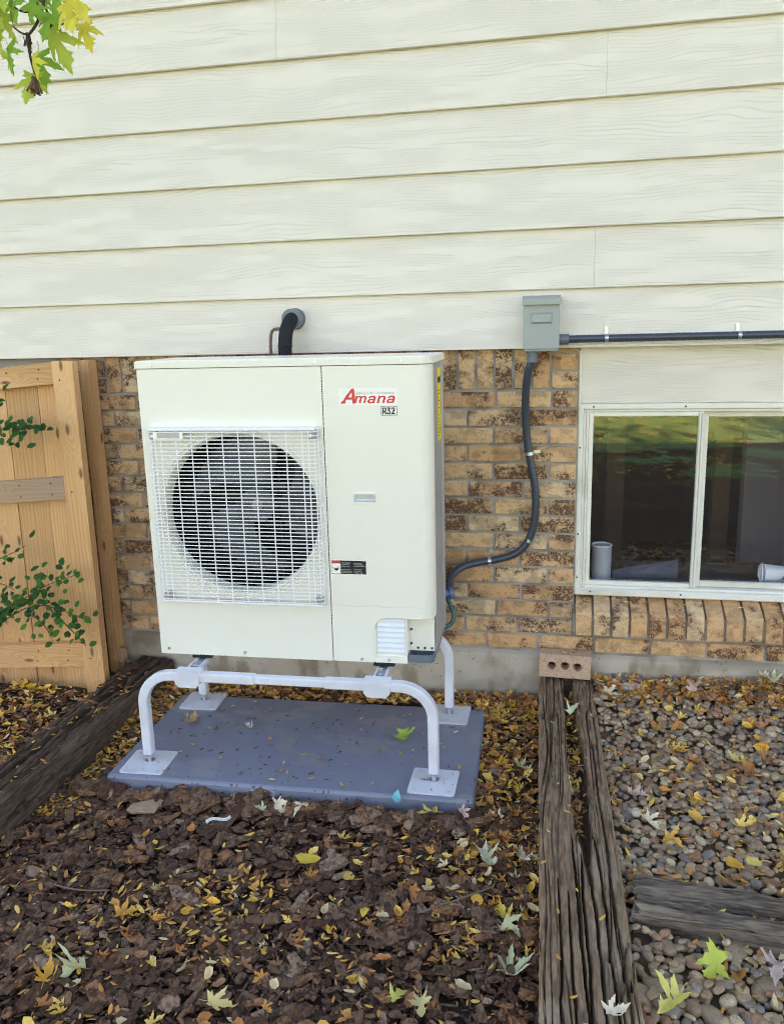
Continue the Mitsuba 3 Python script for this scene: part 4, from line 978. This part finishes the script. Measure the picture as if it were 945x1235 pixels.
me, uv_, _ = merged(scattered(FV, r.integers(0, 6, n), R, np.repeat(r.uniform(0.005, 0.013, n)[:, None], 3, 1), P), np.stack([r.random(n) * 0.6, r.random(n)], 1))
single('bark_crumbs', 'dark bark crumbs sprinkled over the grey pad', None, me, 'mat_bark', uv=uv_, kind='stuff')
# river pebbles
r = rng(202)
SV = stone_variants(14, 9, 2); SVl = stone_variants(10, 19, 1)
def stones(n, xr, yr, lo, hi, power, lift):
    x_, y_ = r.uniform(*xr, n), r.uniform(*yr, n)
    sz = lo * (hi / lo) ** (r.random(n) ** power)
    k_ = free(x_, y_, 0.004) & (x_ > 0.085)
    x_, y_, sz = x_[k_], y_[k_], sz[k_]
    return np.stack([x_, y_, ground_z(x_, y_) + r.uniform(*lift, len(x_)) + 0.12 * sz], 1), sz
def thin(P, sz, f):
    """drop pieces that sit inside a larger neighbour"""
    from scipy.spatial import cKDTree
    order = np.argsort(-sz); keep = np.ones(len(P), bool); t_ = cKDTree(P)
    rank = np.empty(len(P), int); rank[order] = np.arange(len(P))
    for k in order:
        if not keep[k]: continue
        for q_ in t_.query_ball_point(P[k], f * sz[k]):
            if q_ != k and keep[q_] and rank[q_] > rank[k]: keep[q_] = False
    return keep
A = [stones(8500, (0.08, 1.3), (-2.1, -0.01), 0.015, 0.037, 1.3, (-0.004, 0.010)), stones(150, (0.08, 0.9), (-2.1, -1.3), 0.036, 0.062, 1.3, (0.0, 0.008)), stones(2200, (0.08, 1.3), (-2.1, -0.01), 0.018, 0.032, 1.5, (0.012, 0.022))]
P = np.vstack([s[0] for s in A]); SZ = np.concatenate([s[1] for s in A])
k_ = thin(P, SZ, 0.40); P, SZ = P[k_], SZ[k_]; n = len(P)
R = rotations(r.uniform(0, 2 * math.pi, n), np.abs(r.normal(0, 0.22, n)), r.uniform(0, 2 * math.pi, n))
pcs = scattered(SV, r.integers(0, len(SV), n), R, SZ[:, None] * r.uniform(0.88, 1.15, (n, 3)), P)
UV = np.stack([r.random(n), r.random(n)], 1)
spread('gravel_bed', 'pebble', pcs, UV, SZ, P, 'mat_stone', True)

# leaves
def curl(poly, amp, fold, seed, sub=1):
    v_, f_ = trimesh.creation.triangulate_polygon(poly, engine='earcut')
    v_ = np.c_[v_, np.zeros(len(v_))]
    for _ in range(sub): v_, f_ = trimesh.remesh.subdivide(v_, f_)
    rr = rng(seed)
    nz = meshkit.noise(np.c_[v_[:, :2] * 2.2 + rr.random(2) * 30, np.zeros(len(v_))], seed) - 0.5
    v_[:, 2] = amp * (v_[:, 0] ** 2 * rr.uniform(0.4, 1.6) + (np.clip(v_[:, 1], 0.0, 1.0) - 0.45) ** 2 * rr.uniform(-0.6, 1.5)) + fold * np.abs(v_[:, 0]) + 0.30 * amp * nz
    return v_, f_
leaflet = sg.Polygon([(0, 0), (0.13, 0.2), (0.17, 0.5), (0.12, 0.8), (0, 1.0), (-0.12, 0.8), (-0.17, 0.5), (-0.13, 0.2)])
LV = []
for k in range(8):
    v_, f_ = curl(leaflet, 0.5, 0.35, 300 + k, 0); v_[:, 1] -= 0.5; LV.append((v_, f_))
half = [(0.012, 0.0), (0.15, -0.05), (0.36, -0.10), (0.30, 0.03), (0.36, 0.06), (0.19, 0.15), (0.34, 0.21), (0.38, 0.31), (0.47, 0.34), (0.58, 0.55), (0.43, 0.48), (0.38, 0.52), (0.30, 0.42), (0.13, 0.34), (0.18, 0.50), (0.28, 0.60), (0.19, 0.64), (0.21, 0.74), (0.10, 0.78), (0.06, 0.90)]
def maple(stem=True, slim=1.0, seed=0):
    rr = rng(seed)
    R_ = [(x_ * slim * rr.uniform(0.9, 1.1), y_ + rr.normal(0, 0.012)) for x_, y_ in half]
    L_ = [(-x_ * slim * rr.uniform(0.9, 1.1), y_ + rr.normal(0, 0.012)) for x_, y_ in half[::-1]]
    pts = R_ + [(rr.normal(0, 0.02), 1.0)] + L_
    if stem: pts += [(-0.012, -0.30), (0.010, -0.30)]
    p_ = sg.Polygon(pts)
    return p_ if p_.is_valid else max(getattr(p_.buffer(0), 'geoms', [p_.buffer(0)]), key=lambda g_: g_.area)
def crumple(seed, pl=None):
    v_, f_ = curl(pl if pl is not None else maple(False, 0.85, seed), 1.5, 0.5, seed, 2)
    rr = rng(seed); k_ = rr.uniform(2.2, 4.2)
    a_ = v_[:, 0] * k_                                  # rolled up dry leaf
    rad = 1 / k_
    v2 = np.stack([rad * np.sin(a_), v_[:, 1] - 0.45, rad * (1 - np.cos(a_)) + 0.25 * v_[:, 2] + 0.35 * (v_[:, 1] - 0.45) ** 2], 1)
    v2[:, 2] += 0.16 * (meshkit.noise(v2 * 5 + 3, seed) - 0.5)
    return v2, f_
oval = sg.Polygon([(0.04, 0.0), (0.24, 0.18), (0.31, 0.48), (0.22, 0.78), (0.03, 1.0), (-0.20, 0.80), (-0.31, 0.50), (-0.25, 0.2)])
CV = [crumple(400 + k, oval if k % 2 else None) for k in range(10)]
COLS = np.array([(0.66, 0.40, 0.06), (0.54, 0.26, 0.06), (0.42, 0.18, 0.05), (0.70, 0.50, 0.13), (0.62, 0.49, 0.27), (0.28, 0.14, 0.065), (0.18, 0.095, 0.055)])
def litter(n, xr, yr, prob, size, lift, variants, dens=None, ok=None, tilt=0.5):
    x_, y_ = r.uniform(*xr, n), r.uniform(*yr, n)
    k_ = np.ones(n, bool) if ok is None else ok(x_, y_)
    if dens is not None: k_ &= r.random(n) < dens(x_, y_)
    x_, y_ = x_[k_], y_[k_]; n = len(x_)
    P_ = np.stack([x_, y_, ground_z(x_, y_) + r.uniform(*lift, n)], 1)
    R_ = rotations(r.uniform(0, 2 * math.pi, n), np.abs(r.normal(0, tilt, n)), r.uniform(0, 2 * math.pi, n))
    s_ = r.uniform(*size, n)
    c_ = COLS[r.choice(len(COLS), n, p=np.array(prob) / np.sum(prob))] * r.uniform(0.75, 1.2, (n, 1))
    return scattered(variants, r.integers(0, len(variants), n), R_, np.repeat(s_[:, None], 3, 1), P_), c_
r = rng(303)
fr_ = lambda x_, y_: free(x_, y_, -0.003)
clump = lambda f_, s_: (lambda x_, y_: np.clip((meshkit.fbm(np.stack([x_ * f_, y_ * f_, x_ * 0], -1), 3, s_) - 0.36) * 3.2, 0.06, 1))
groups = [
    litter(4600, (-2.0, -0.06), (-2.1, -0.8), (4, 4, 2, 2, 1, 2, 1), (0.010, 0.034), (0.012, 0.034), LV, clump(3, 61), fr_, 0.35),
    litter(1700, (-0.34, -0.06), (-1.4, -0.02), (4, 4, 3, 2, 1, 3, 2), (0.016, 0.032), (0.004, 0.020), LV, None, fr_),
    litter(1400, (-1.64, -0.1), (-0.20, -0.02), (3, 4, 4, 2, 1, 3, 2), (0.013, 0.038), (0.002, 0.020), LV, None, fr_),
    litter(1100, (-1.70, -1.54), (-1.0, -0.1), (4, 4, 3, 2, 1, 2, 1), (0.013, 0.038), (0.004, 0.020), LV, None, fr_),
    litter(4600, (-3.0, -1.85), (-1.6, -0.2), (3, 4, 3, 2, 2, 3, 2), (0.013, 0.038), (0.006, 0.026), LV, clump(3, 62), fr_),
    litter(2500, (0.09, 1.3), (-2.1, -0.02), (4, 4, 3, 2, 2, 2, 1), (0.013, 0.038), (0.012, 0.036), LV, clump(4, 63), fr_, 0.4),
    litter(1150, (0.09, 1.3), (-0.16, -0.015), (3, 5, 4, 2, 1, 3, 2), (0.013, 0.038), (0.006, 0.034), LV, None, fr_),
    litter(520, (-2.0, -0.06), (-2.0, -0.8), (3, 4, 3, 2, 3, 3, 1), (0.028, 0.045), (0.016, 0.034), CV, clump(2, 64), fr_),
    litter(600, (-3.0, -1.85), (-1.6, -0.2), (3, 4, 3, 2, 2, 3, 2), (0.03, 0.06), (0.008, 0.026), CV, None, fr_),
    litter(640, (0.09, 1.3), (-2.1, -0.02), (3, 5, 4, 2, 3, 2, 1), (0.03, 0.06), (0.016, 0.034), CV, clump(3, 66), fr_),
    litter(260, (0.09, 1.3), (-0.22, -0.03), (3, 5, 4, 2, 1, 2, 1), (0.03, 0.055), (0.008, 0.03), CV, None, fr_),
    litter(260, (-0.34, -0.1), (-1.0, -0.03), (3, 5, 4, 2, 1, 3, 2), (0.028, 0.05), (0.004, 0.024), CV, None, fr_),
    litter(240, (-1.64, -0.1), (-0.18, -0.03), (2, 4, 4, 2, 1, 3, 2), (0.028, 0.05), (0.004, 0.022), CV, None, fr_)]
# leaflets that dropped on the pad, the timbers and the loose brick
def on_top(n, xr, yr, z, prob, size, variants, tilt=0.2):
    x_, y_ = r.uniform(*xr, n), r.uniform(*yr, n)
    P_ = np.stack([x_, y_, np.full(n, z) if np.isscalar(z) else z(x_, y_)], 1)
    R_ = rotations(r.uniform(0, 2 * math.pi, n), np.abs(r.normal(0, tilt, n)), r.uniform(0, 2 * math.pi, n))
    s_ = r.uniform(*size, n)
    c_ = COLS[r.choice(len(COLS), n, p=np.array(prob) / np.sum(prob))] * r.uniform(0.75, 1.2, (n, 1))
    return scattered(variants, r.integers(0, len(variants), n), R_, np.repeat(s_[:, None], 3, 1), P_), c_
groups += [on_top(62, (-1.5, -0.36), (-0.78, -0.2), PZ + 0.004, (5, 3, 2, 2, 1, 3, 2), (0.014, 0.030), LV, 0.12),
           on_top(34, (-0.045, 0.02), (-0.95, -0.10), lambda x_, y_: -0.150 + 0 * x_, (3, 4, 4, 2, 1, 3, 2), (0.02, 0.045), CV),
           on_top(190, (-0.035, 0.03), (-1.02, -0.08), lambda x_, y_: -0.142 + r.uniform(-0.012, 0.018, len(x_)), (4, 4, 3, 2, 1, 3, 2), (0.018, 0.034), LV, 0.5),
           on_top(26, (-0.11, 0.075), (-1.9, -0.1), lambda x_, y_: -0.088 + 0 * x_, (5, 4, 2, 2, 1, 2, 1), (0.014, 0.024), LV),
           on_top(150, (-1.84, -1.70), (-1.25, -0.12), lambda x_, y_: -0.113 + 0.007 * y_, (4, 4, 2, 2, 1, 3, 2), (0.014, 0.030), LV),
           on_top(50, (0.26, 0.62), (-1.315, -1.275), lambda x_, y_: -0.122 + 0 * x_, (3, 4, 3, 1, 0, 2, 1), (0.02, 0.034), LV),
           on_top(6, (-0.07, 0.02), (-0.065, -0.04), 0.021, (4, 4, 2, 2, 1, 2, 1), (0.018, 0.03), LV),
           on_top(14, (0.02, 0.9), (-0.012, 0.006), lambda x_, y_: 0.188 + (y_ + 0.055) * 0.41 + 0.004, (4, 4, 3, 2, 1, 2, 1), (0.016, 0.028), LV)]
pcs = [q_ for g_ in groups for q_ in g_[0]]; cc = np.vstack([g_[1] for g_ in groups])
me, _, col = merged(pcs, None, cc)
single('leaf_litter', 'small yellow, orange and brown leaflets scattered over mulch, pebbles and pad', None, me, 'mat_leaf', color=col, kind='stuff')

# the larger leaves one can point at
PALE, WHITE, YEL, GRN, ORG, TAN, PINK = (0.48, 0.47, 0.25), (0.66, 0.58, 0.42), (0.62, 0.45, 0.06), (0.34, 0.44, 0.06), (0.56, 0.30, 0.04), (0.50, 0.34, 0.17), (0.52, 0.36, 0.30)
MINT = (0.52, 0.56, 0.33)
oval = sg.Polygon([(0.04, 0.0), (0.24, 0.18), (0.31, 0.48), (0.22, 0.78), (0.03, 1.0), (-0.20, 0.80), (-0.31, 0.50), (-0.25, 0.2)])
big = [  # x, y, extra height, size, colour, shape, label
    (-0.742, -1.102, 0.030, 0.078, YEL, 'oval', 'bright yellow oval leaf lying alone on the mulch below the pad'),
    (-0.588, -0.449, None, 0.085, GRN, 'maple', 'green yellow lobed leaf lying on the grey pad'),
    (-1.414, -0.407, None, 0.085, TAN, 'crumple', 'curled tan leaf on the pad beside the rear left foot'),
    (-1.183, -0.426, None, 0.050, WHITE, 'crumple', 'small pale cream leaf in the middle of the pad'),
    (-0.135, -1.405, 0.026, 0.085, MINT, 'maple', 'mint green lobed leaf against the near left side of the split timber'),
    (0.277, -1.480, 0.045, 0.078, (0.42, 0.46, 0.06), 'maple', 'bright lime green lobed leaf on the pebbles below the grey timber'),
    (0.183, -1.569, 0.045, 0.082, (0.62, 0.55, 0.14), 'maple', 'pale yellow folded lobed leaf on the pebbles nearest the camera'),
    (-0.783, -1.637, 0.03, 0.070, (0.62, 0.50, 0.20), 'maple', 'cream yellow lobed leaf at the bottom edge of the mulch'),
    (-1.173, -1.609, 0.03, 0.062, PALE, 'maple', 'pale green lobed leaf at lower left of the mulch beside an orange one'),
    (-1.225, -1.623, 0.028, 0.066, ORG, 'maple', 'orange lobed leaf at lower left of the mulch beside a pale one'),
    (-1.146, -1.395, 0.03, 0.066, ORG, 'crumple', 'crumpled orange leaf in the left middle of the mulch'),
    (-0.889, -0.915, 0.045, 0.055, WHITE, 'maple', 'left one of two whitish star leaves in front of the pad'),
    (-0.831, -0.900, 0.045, 0.055, WHITE, 'maple', 'right one of two whitish star leaves in front of the pad'),
    (-0.971, -0.892, 0.042, 0.045, MINT, 'maple', 'small mint green star leaf by the tab on the pad edge'),
    (-0.439, -0.850, 0.045, 0.080, (0.60, 0.46, 0.09), 'maple', 'yellow lobed leaf below the front right foot plate'),
    (-0.235, -1.032, 0.030, 0.075, (0.50, 0.50, 0.36), 'maple', 'pale curled leaf with a long stalk right of centre on the mulch'),
    (-0.150, -1.001, 0.030, 0.062, WHITE, 'maple', 'whitish leaf on the mulch touching the split timber'),
    (-0.160, -1.286, 0.030, 0.060, PALE, 'maple', 'pale green leaf above the mint leaf beside the timber'),
    (-0.185, -1.236, 0.032, 0.058, YEL, 'maple', 'yellow leaf just above the pale leaves beside the timber'),
    (-0.342, -1.560, 0.030, 0.060, (0.58, 0.50, 0.24), 'maple', 'pale yellow leaf at the bottom edge right of centre'),
    (-0.399, -1.534, 0.030, 0.052, (0.50, 0.46, 0.09), 'maple', 'yellow green leaf left of the pale one at the bottom edge'),
    (0.000, -0.335, 'tie', 0.060, (0.55, 0.57, 0.38), 'maple', 'pale forked leaf lying over the hollow of the split timber'),
    (0.003, -0.785, 'gap', 0.045, PALE, 'maple', 'pale leaf sunk inside the hollow of the split timber'),
    (0.070, -1.660, 'tie', 0.055, WHITE, 'crumple', 'curled white leaf on the near end of the split timber'),
    (0.140, -0.190, 0.035, 0.070, WHITE, 'crumple', 'curled white leaf on the pebbles right of the loose brick'),
    (0.441, -0.110, 0.035, 0.075, PINK, 'maple', 'pinkish pale leaf on the pebbles near the foundation'),
    (0.505, -0.569, 0.035, 0.070, (0.55, 0.46, 0.13), 'maple', 'dull yellow lobed leaf on the right side of the pebbles'),
    (0.700, -0.050, 0.035, 0.085, (0.62, 0.58, 0.36), 'maple', 'pale cream leaf leaning on the foundation at far right'),
    (0.299, -0.525, 0.035, 0.050, TAN, 'crumple', 'tan curled leaf in the middle of the pebbles'),
    (0.185, -0.803, 0.035, 0.065, PINK, 'crumple', 'pink grey rolled leaf on the pebbles beside the split timber'),
    (0.441, -1.098, 0.040, 0.058, (0.62, 0.50, 0.14), 'oval', 'pale yellow oval leaf behind the grey timber'),
    (0.390, -1.115, 0.040, 0.060, ORG, 'oval', 'orange oval leaf behind the grey timber'),
    (0.205, -0.955, 0.040, 0.062, WHITE, 'crumple', 'white rolled leaf on the pebbles left of the grey timber'),
    (0.253, -1.049, 0.040, 0.060, ORG, 'maple', 'orange lobed leaf on the pebbles above the grey timber'),
    (-0.157, -0.541, 0.025, 0.060, PALE, 'maple', 'pale olive leaf on the litter between pad and timber'),
    (-0.175, -0.647, 0.025, 0.055, YEL, 'crumple', 'golden yellow leaf on the litter between pad and timber'),
    (-2.175, -0.300, 0.03, 0.075, (0.66, 0.42, 0.03), 'oval', 'bright yellow leaf at the foot of the fence boards'),
    (-1.985, -0.330, 0.03, 0.065, (0.22, 0.075, 0.035), 'oval', 'red brown leaf at the foot of the fence post'),
    (0.418, -1.445, 0.040, 0.080, (0.50, 0.40, 0.34), 'maple', 'dusty pink lobed leaf on the pebbles at the right edge'),
    (-0.254, -1.192, 0.030, 0.050, ORG, 'oval', 'small orange oval leaf on the mulch left of the timber'),
    (-0.537, -1.282, 0.030, 0.040, YEL, 'oval', 'small golden oval leaf in the centre of the mulch'),
    (-0.330, -0.835, 0.045, 0.055, PINK, 'crumple', 'pinkish tan curled leaf below the right corner of the pad'),
]
tint = rng(404)
for i, (x_, y_, dz, s_, c_, shp, lab) in enumerate(big):
    v_, f_ = {'maple': lambda: curl(maple(True, 0.85, 500 + i), 1.5, 0.30, 500 + i, 2), 'oval': lambda: curl(oval, 0.6, 0.12, 600 + i, 2), 'crumple': lambda: crumple(700 + i)}[shp]()
    v_ = v_.copy(); v_[:, 1] -= 0.45 if shp != 'crumple' else 0
    if shp == 'maple' and c_ in (WHITE, PALE): v_[:, 2] *= 1.6
    z_ = {None: PZ + 0.006, 'tie': -0.082, 'gap': -0.135}.get(dz, None)
    if z_ is None: z_ = float(ground_z(x_, y_)) + dz
    Rm = rotations(np.array([tint.uniform(0, 6.28)]), np.array([abs(tint.normal(0, 0.10 if dz is None else 0.18))]), np.array([tint.uniform(0, 6.28)]))[0]
    v_ = (v_ * s_ * 0.95) @ Rm.T
    v_ = v_ + np.array([x_, y_, z_ - min(0, np.percentile(v_[:, 2], 12))])
    nv = meshkit.fbm(v_ * 60, 2, i)[:, None]
    single('fallen_leaf', lab, 'leaf', tm(v_, f_), 'mat_leaf', smooth=True, color=np.clip(np.asarray(c_) * (0.72 + 0.5 * nv), 0, 0.9))
# twigs and scraps on the mulch
def twig(pts, r0): return sweep(spline(pts, 14), circ(r0, 6), scale=np.linspace(1, 0.6, 14))
gz = lambda x_, y_, d_: (x_, y_, float(ground_z(x_, y_)) + d_)
single('fallen_twig', 'thin pale twig lying on the mulch at right toward the timber', 'twig', twig([gz(-0.42, -1.27, 0.025), gz(-0.33, -1.22, 0.034), gz(-0.22, -1.14, 0.034)], 0.0035), 'mat_twig_pale', smooth=True)
single('fallen_twig', 'dark upright twig in the centre of the mulch', 'twig', twig([gz(-0.60, -1.46, 0.03), gz(-0.58, -1.41, 0.036), gz(-0.57, -1.36, 0.034)], 0.003), 'mat_twig', smooth=True)
single('fallen_twig', 'long pale twig at the left edge of the mulch', 'twig', twig([gz(-1.45, -1.30, 0.024), gz(-1.36, -1.325, 0.036), gz(-1.25, -1.31, 0.03)], 0.003), 'mat_twig_pale', smooth=True)
single('fallen_twig', 'curved grey stalk on the pebbles below the grey timber', 'twig', twig([gz(0.13, -1.42, 0.05), gz(0.165, -1.50, 0.052), gz(0.19, -1.56, 0.048)], 0.0028), 'mat_twig_pale', smooth=True)
single('plastic_scrap', 'bluish white thin plastic scrap on the mulch in front of the pad', 'scrap', sweep(spline([gz(-1.112, -0.978, 0.036), gz(-1.085, -0.966, 0.043), gz(-1.055, -0.962, 0.040), gz(-1.042, -0.950, 0.044)], 16), np.array([(-0.0012, -0.005), (0.0012, -0.005), (0.0012, 0.005), (-0.0012, 0.005)])), 'mat_white_plastic')
mat('mat_teal', (0.20, 0.50, 0.52), 0.6, 0.3)
v_, f_ = curl(oval, 1.2, 0.3, 811, 2)
single('torn_paper', 'small teal scrap at the front edge of the pad', 'scrap', tm(v_ * 0.05 + np.array(gz(-0.545, -0.835, 0.062)), f_), 'mat_teal', smooth=True)
v_, f_ = BV[5]
mat('mat_pale_wood', proc(lambda p, n, uv: mix((0.46, 0.34, 0.23), (0.24, 0.16, 0.10), fbm(p.x * 40, p.y * 130, p.z * 130, 3))), 0.8, 0.2)
single('wood_chunk', 'pale tan flat wood chunk on the mulch at left in front of the pad', 'wood chip', tm(v_ * np.array([0.105, 0.110, 0.070]) + np.array(gz(-1.345, -0.925, 0.036)), f_), 'mat_pale_wood')
v_, f_ = SV[6]
single('pale_stone', 'large whitish stone on the pebbles near the foundation', 'stone', tm(v_ * np.array([0.085, 0.07, 0.055]) + np.array(gz(0.215, -0.10, 0.022)), f_), 'mat_label_grey', smooth=True)

# ------------------------------------------------------------------ unseen tree added behind the house: its crown rises over the roof and breaks the edge of the house's shade on the lawn
r = rng(717)
tree = thing('shade_tree', 'unseen maple added behind the house to roughen the shade edge on the lawn', 'tree')
tp = np.array([6.0, 11.0, -0.6])
part(tree, 'trunk', sweep(spline([tp, tp + [0.1, 0.0, 3.0], tp + [0.0, 0.1, 6.0], tp + [0.15, 0.0, 9.6]], 20), circ(0.22, 10), scale=np.linspace(1.3, 0.3, 20)), 'mat_twig', smooth=True)
cl_c = np.array([tp + [0, 0, 8.6] + r.normal(0, 1, 3) * [2.4, 1.6, 1.15] for _ in range(44)])
for c_ in cl_c[:12]:
    part(tree, 'limb', sweep(spline([tp + [0.05, 0.05, 5.5], (tp + [0, 0, 6.2] + c_) / 2, c_], 10), circ(0.07, 6), scale=np.linspace(1.2, 0.3, 10)), 'mat_twig', smooth=True)
n = 3000
q_ = cl_c[r.integers(0, 44, n)] + r.normal(0, 0.42, (n, 3))
lv4 = (np.array([(0, -0.5, 0), (0.42, 0, 0.08), (0, 0.5, 0), (-0.42, 0, 0.08)]), np.array([(0, 1, 2), (0, 2, 3)]))
me, _, col = merged(scattered([lv4], np.zeros(n, int), rotations(r.uniform(0, 6.28, n), r.uniform(0, 1.5, n), r.uniform(0, 6.28, n)), np.repeat(r.uniform(0.16, 0.26, n)[:, None], 3, 1), q_), None, np.array([(0.16, 0.26, 0.04)]) * r.uniform(0.7, 1.4, (n, 1)))
part(tree, 'crown', me, 'mat_live_leaf', color=col, kind='stuff')

# ------------------------------------------------------------------ shrub in front of the fence
r = rng(515)
leafv = []
for k in range(6):
    pl = sg.Polygon([(0, 0), (0.26, 0.18), (0.36, 0.46), (0.24, 0.78), (0, 1.0), (-0.24, 0.78), (-0.36, 0.46), (-0.26, 0.18)])
    leafv.append(curl(pl, 0.6, 0.28, 900 + k, 0))
shrub = thing('shrub', 'dark green leafy shrub reaching in front of the fence from the left', 'shrub')
def leafy(pts, n, spread_, bright, parent):
    path = spline(pts, 40)
    part(parent, 'stem', sweep(path, circ(0.0030, 6), scale=np.linspace(1.2, 0.5, 40)), 'mat_stem', smooth=True)
    for k in range(n):
        t_ = int(min(39, 3 + 36 * (k + r.random()) / n)); o = path[t_] + r.normal(0, spread_, 3) * np.array([1, 0.8, 1])
        s_ = r.uniform(0.023, 0.039)
        R_ = rotations(np.array([r.uniform(0, 6.28)]), np.array([r.uniform(0.5, 1.25)]), np.array([r.uniform(-0.6, 0.6)]))[0]
        v_, f_ = leafv[k % 6]; v_ = (v_ * s_) @ R_.T + o
        g_ = np.array([(0.045, 0.115, 0.045), (0.065, 0.165, 0.045), (0.11, 0.25, 0.05)][int(min(2, r.random() * 2 + bright * r.random()))]) * r.uniform(0.8, 1.3)
        part(parent, 'leaf', tm(v_, f_), 'mat_live_leaf', color=np.tile(g_, (len(v_), 1)))
leafy([(-2.30, -0.42, 0.86), (-2.16, -0.40, 0.905), (-2.06, -0.39, 0.925), (-1.98, -0.39, 0.925), (-1.93, -0.38, 0.912)], 84, 0.026, 0.2, shrub)
leafy([(-2.30, -0.42, 0.92), (-2.14, -0.40, 0.97), (-2.075, -0.40, 1.035)], 24, 0.020, 0.2, shrub)
leafy([(-2.30, -0.42, 0.40), (-2.17, -0.40, 0.42), (-2.10, -0.39, 0.45), (-2.055, -0.39, 0.475)], 22, 0.020, 0.3, shrub)
leafy([(-2.32, -0.44, 0.10), (-2.19, -0.41, 0.21), (-2.08, -0.40, 0.265), (-1.99, -0.39, 0.315), (-1.91, -0.38, 0.345), (-1.865, -0.38, 0.36)], 80, 0.030, 0.9, shrub)
leafy([(-2.30, -0.42, 0.12), (-2.13, -0.40, 0.20), (-2.03, -0.39, 0.235), (-1.93, -0.38, 0.215), (-1.83, -0.37, 0.175)], 76, 0.028, 0.7, shrub)
leafy([(-2.06, -0.40, 0.20), (-2.00, -0.39, 0.13), (-1.985, -0.39, 0.09)], 12, 0.016, 1.2, shrub)
leafy([(-1.98, -0.39, 0.22), (-1.90, -0.38, 0.13), (-1.85, -0.38, 0.075)], 14, 0.014, 1.6, shrub)
leafy([(-2.30, -0.42, 0.30), (-2.17, -0.40, 0.32), (-2.12, -0.40, 0.30)], 14, 0.022, 0.2, shrub)

# ------------------------------------------------------------------ maple branch hanging into the view at top left
mb = thing('maple_branch', 'hanging maple twig with bright yellow green leaves at top left', 'branch')
Yb = -1.25
r = rng(616)
def tw(pts, r0, name='twig'): return part(mb, name, sweep(spline([(a_, Yb + 0.02 * math.sin(7 * i_), b_) for i_, (a_, b_) in enumerate(pts)], 24), circ(r0, 8), scale=np.linspace(1.15, 0.7, 24)), 'mat_twig', smooth=True)
tw([(-1.16, 2.25), (-1.20, 2.08), (-1.218, 1.98), (-1.238, 1.940), (-1.254, 1.915)], 0.0042)
tw([(-1.218, 1.985), (-1.205, 1.955), (-1.206, 1.93)], 0.0028)
tw([(-1.254, 1.915), (-1.262, 1.885), (-1.263, 1.86), (-1.252, 1.828)], 0.0030)
tw([(-1.222, 1.975), (-1.25, 1.965), (-1.30, 1.985)], 0.0028)
tw([(-1.254, 1.915), (-1.275, 1.922), (-1.30, 1.94)], 0.0024)
tw([(-1.207, 1.935), (-1.185, 1.93), (-1.15, 1.955)], 0.0018)
for c_, n_ in (((-1.256, 1.905), 16), ((-1.250, 1.815), 46)):
    keys = []
    for k in range(n_):
        a_ = r.uniform(-0.5, 0.5); l_ = r.uniform(0.016, 0.034); b_ = r.uniform(0, 6.28)
        o = np.array([c_[0] + r.normal(0, 0.003), Yb + r.normal(0, 0.003), c_[1] + r.uniform(0, 0.014)])
        e = o + l_ * np.array([math.sin(a_) * math.cos(b_) , math.sin(a_) * math.sin(b_), -math.cos(a_)])
        keys.append(sweep(np.array([o, o * 0.5 + e * 0.5 + r.normal(0, 0.002, 3), e]), circ(0.0016, 5), scale=[0.5, 0.8, 1.6]))
    part(mb, 'seed_cluster', join(keys), 'mat_twig' if n_ < 20 else 'mat_seed', smooth=True)
bl = [(-1.150, 1.945, 205, 0.105, 0), (-1.187, 1.925, 165, 0.075, 1), (-1.217, 1.905, 200, 0.105, 2), (-1.275, 1.872, 190, 0.095, 1), (-1.30, 1.935, 150, 0.085, 2), (-1.285, 1.985, 140, 0.09, 2), (-1.265, 1.815, 175, 0.082, 2), (-1.247, 1.845, 196, 0.06, 0),
      (-1.196, 1.992, 180, 0.075, 1), (-1.318, 1.895, 160, 0.10, 2), (-1.24, 1.995, 170, 0.075, 1), (-1.288, 1.955, 215, 0.08, 1), (-1.232, 1.945, 230, 0.07, 1), (-1.325, 1.97, 190, 0.10, 2), (-1.305, 1.868, 200, 0.085, 1), (-1.140, 1.915, 200, 0.075, 0), (-1.122, 1.950, 215, 0.085, 0)]
CB = [(0.72, 0.66, 0.10), (0.25, 0.42, 0.06), (0.48, 0.58, 0.10)]
for i, (x_, z_, ang, s_, ci) in enumerate(bl):
    v_, f_ = curl(maple(True, 0.85, 950 + i), 0.5, 0.22, 950 + i, 1)
    v_ = v_ * s_
    a_ = math.radians(ang - 180); tl = r.uniform(-0.55, 0.55); yw = r.uniform(-0.6, 0.6)
    # leaf plane upright, tip hanging down
    q_ = np.stack([v_[:, 0] * math.cos(yw) - v_[:, 2] * math.sin(yw), v_[:, 2] * math.cos(yw) + v_[:, 0] * math.sin(yw) + v_[:, 1] * math.sin(tl), -v_[:, 1] * math.cos(tl)], 1)
    q_ = np.stack([q_[:, 0] * math.cos(a_) - q_[:, 2] * math.sin(a_), q_[:, 1], q_[:, 0] * math.sin(a_) + q_[:, 2] * math.cos(a_)], 1)
    q_ += np.array([x_, Yb + r.normal(0, 0.03), z_ + 0.025])
    nv = meshkit.fbm(q_ * 50, 2, i)[:, None]
    part(mb, 'leaf', tm(q_, f_), 'mat_live_leaf', smooth=True, color=np.clip(np.asarray(CB[ci]) * (0.75 + 0.5 * nv), 0, 0.9))
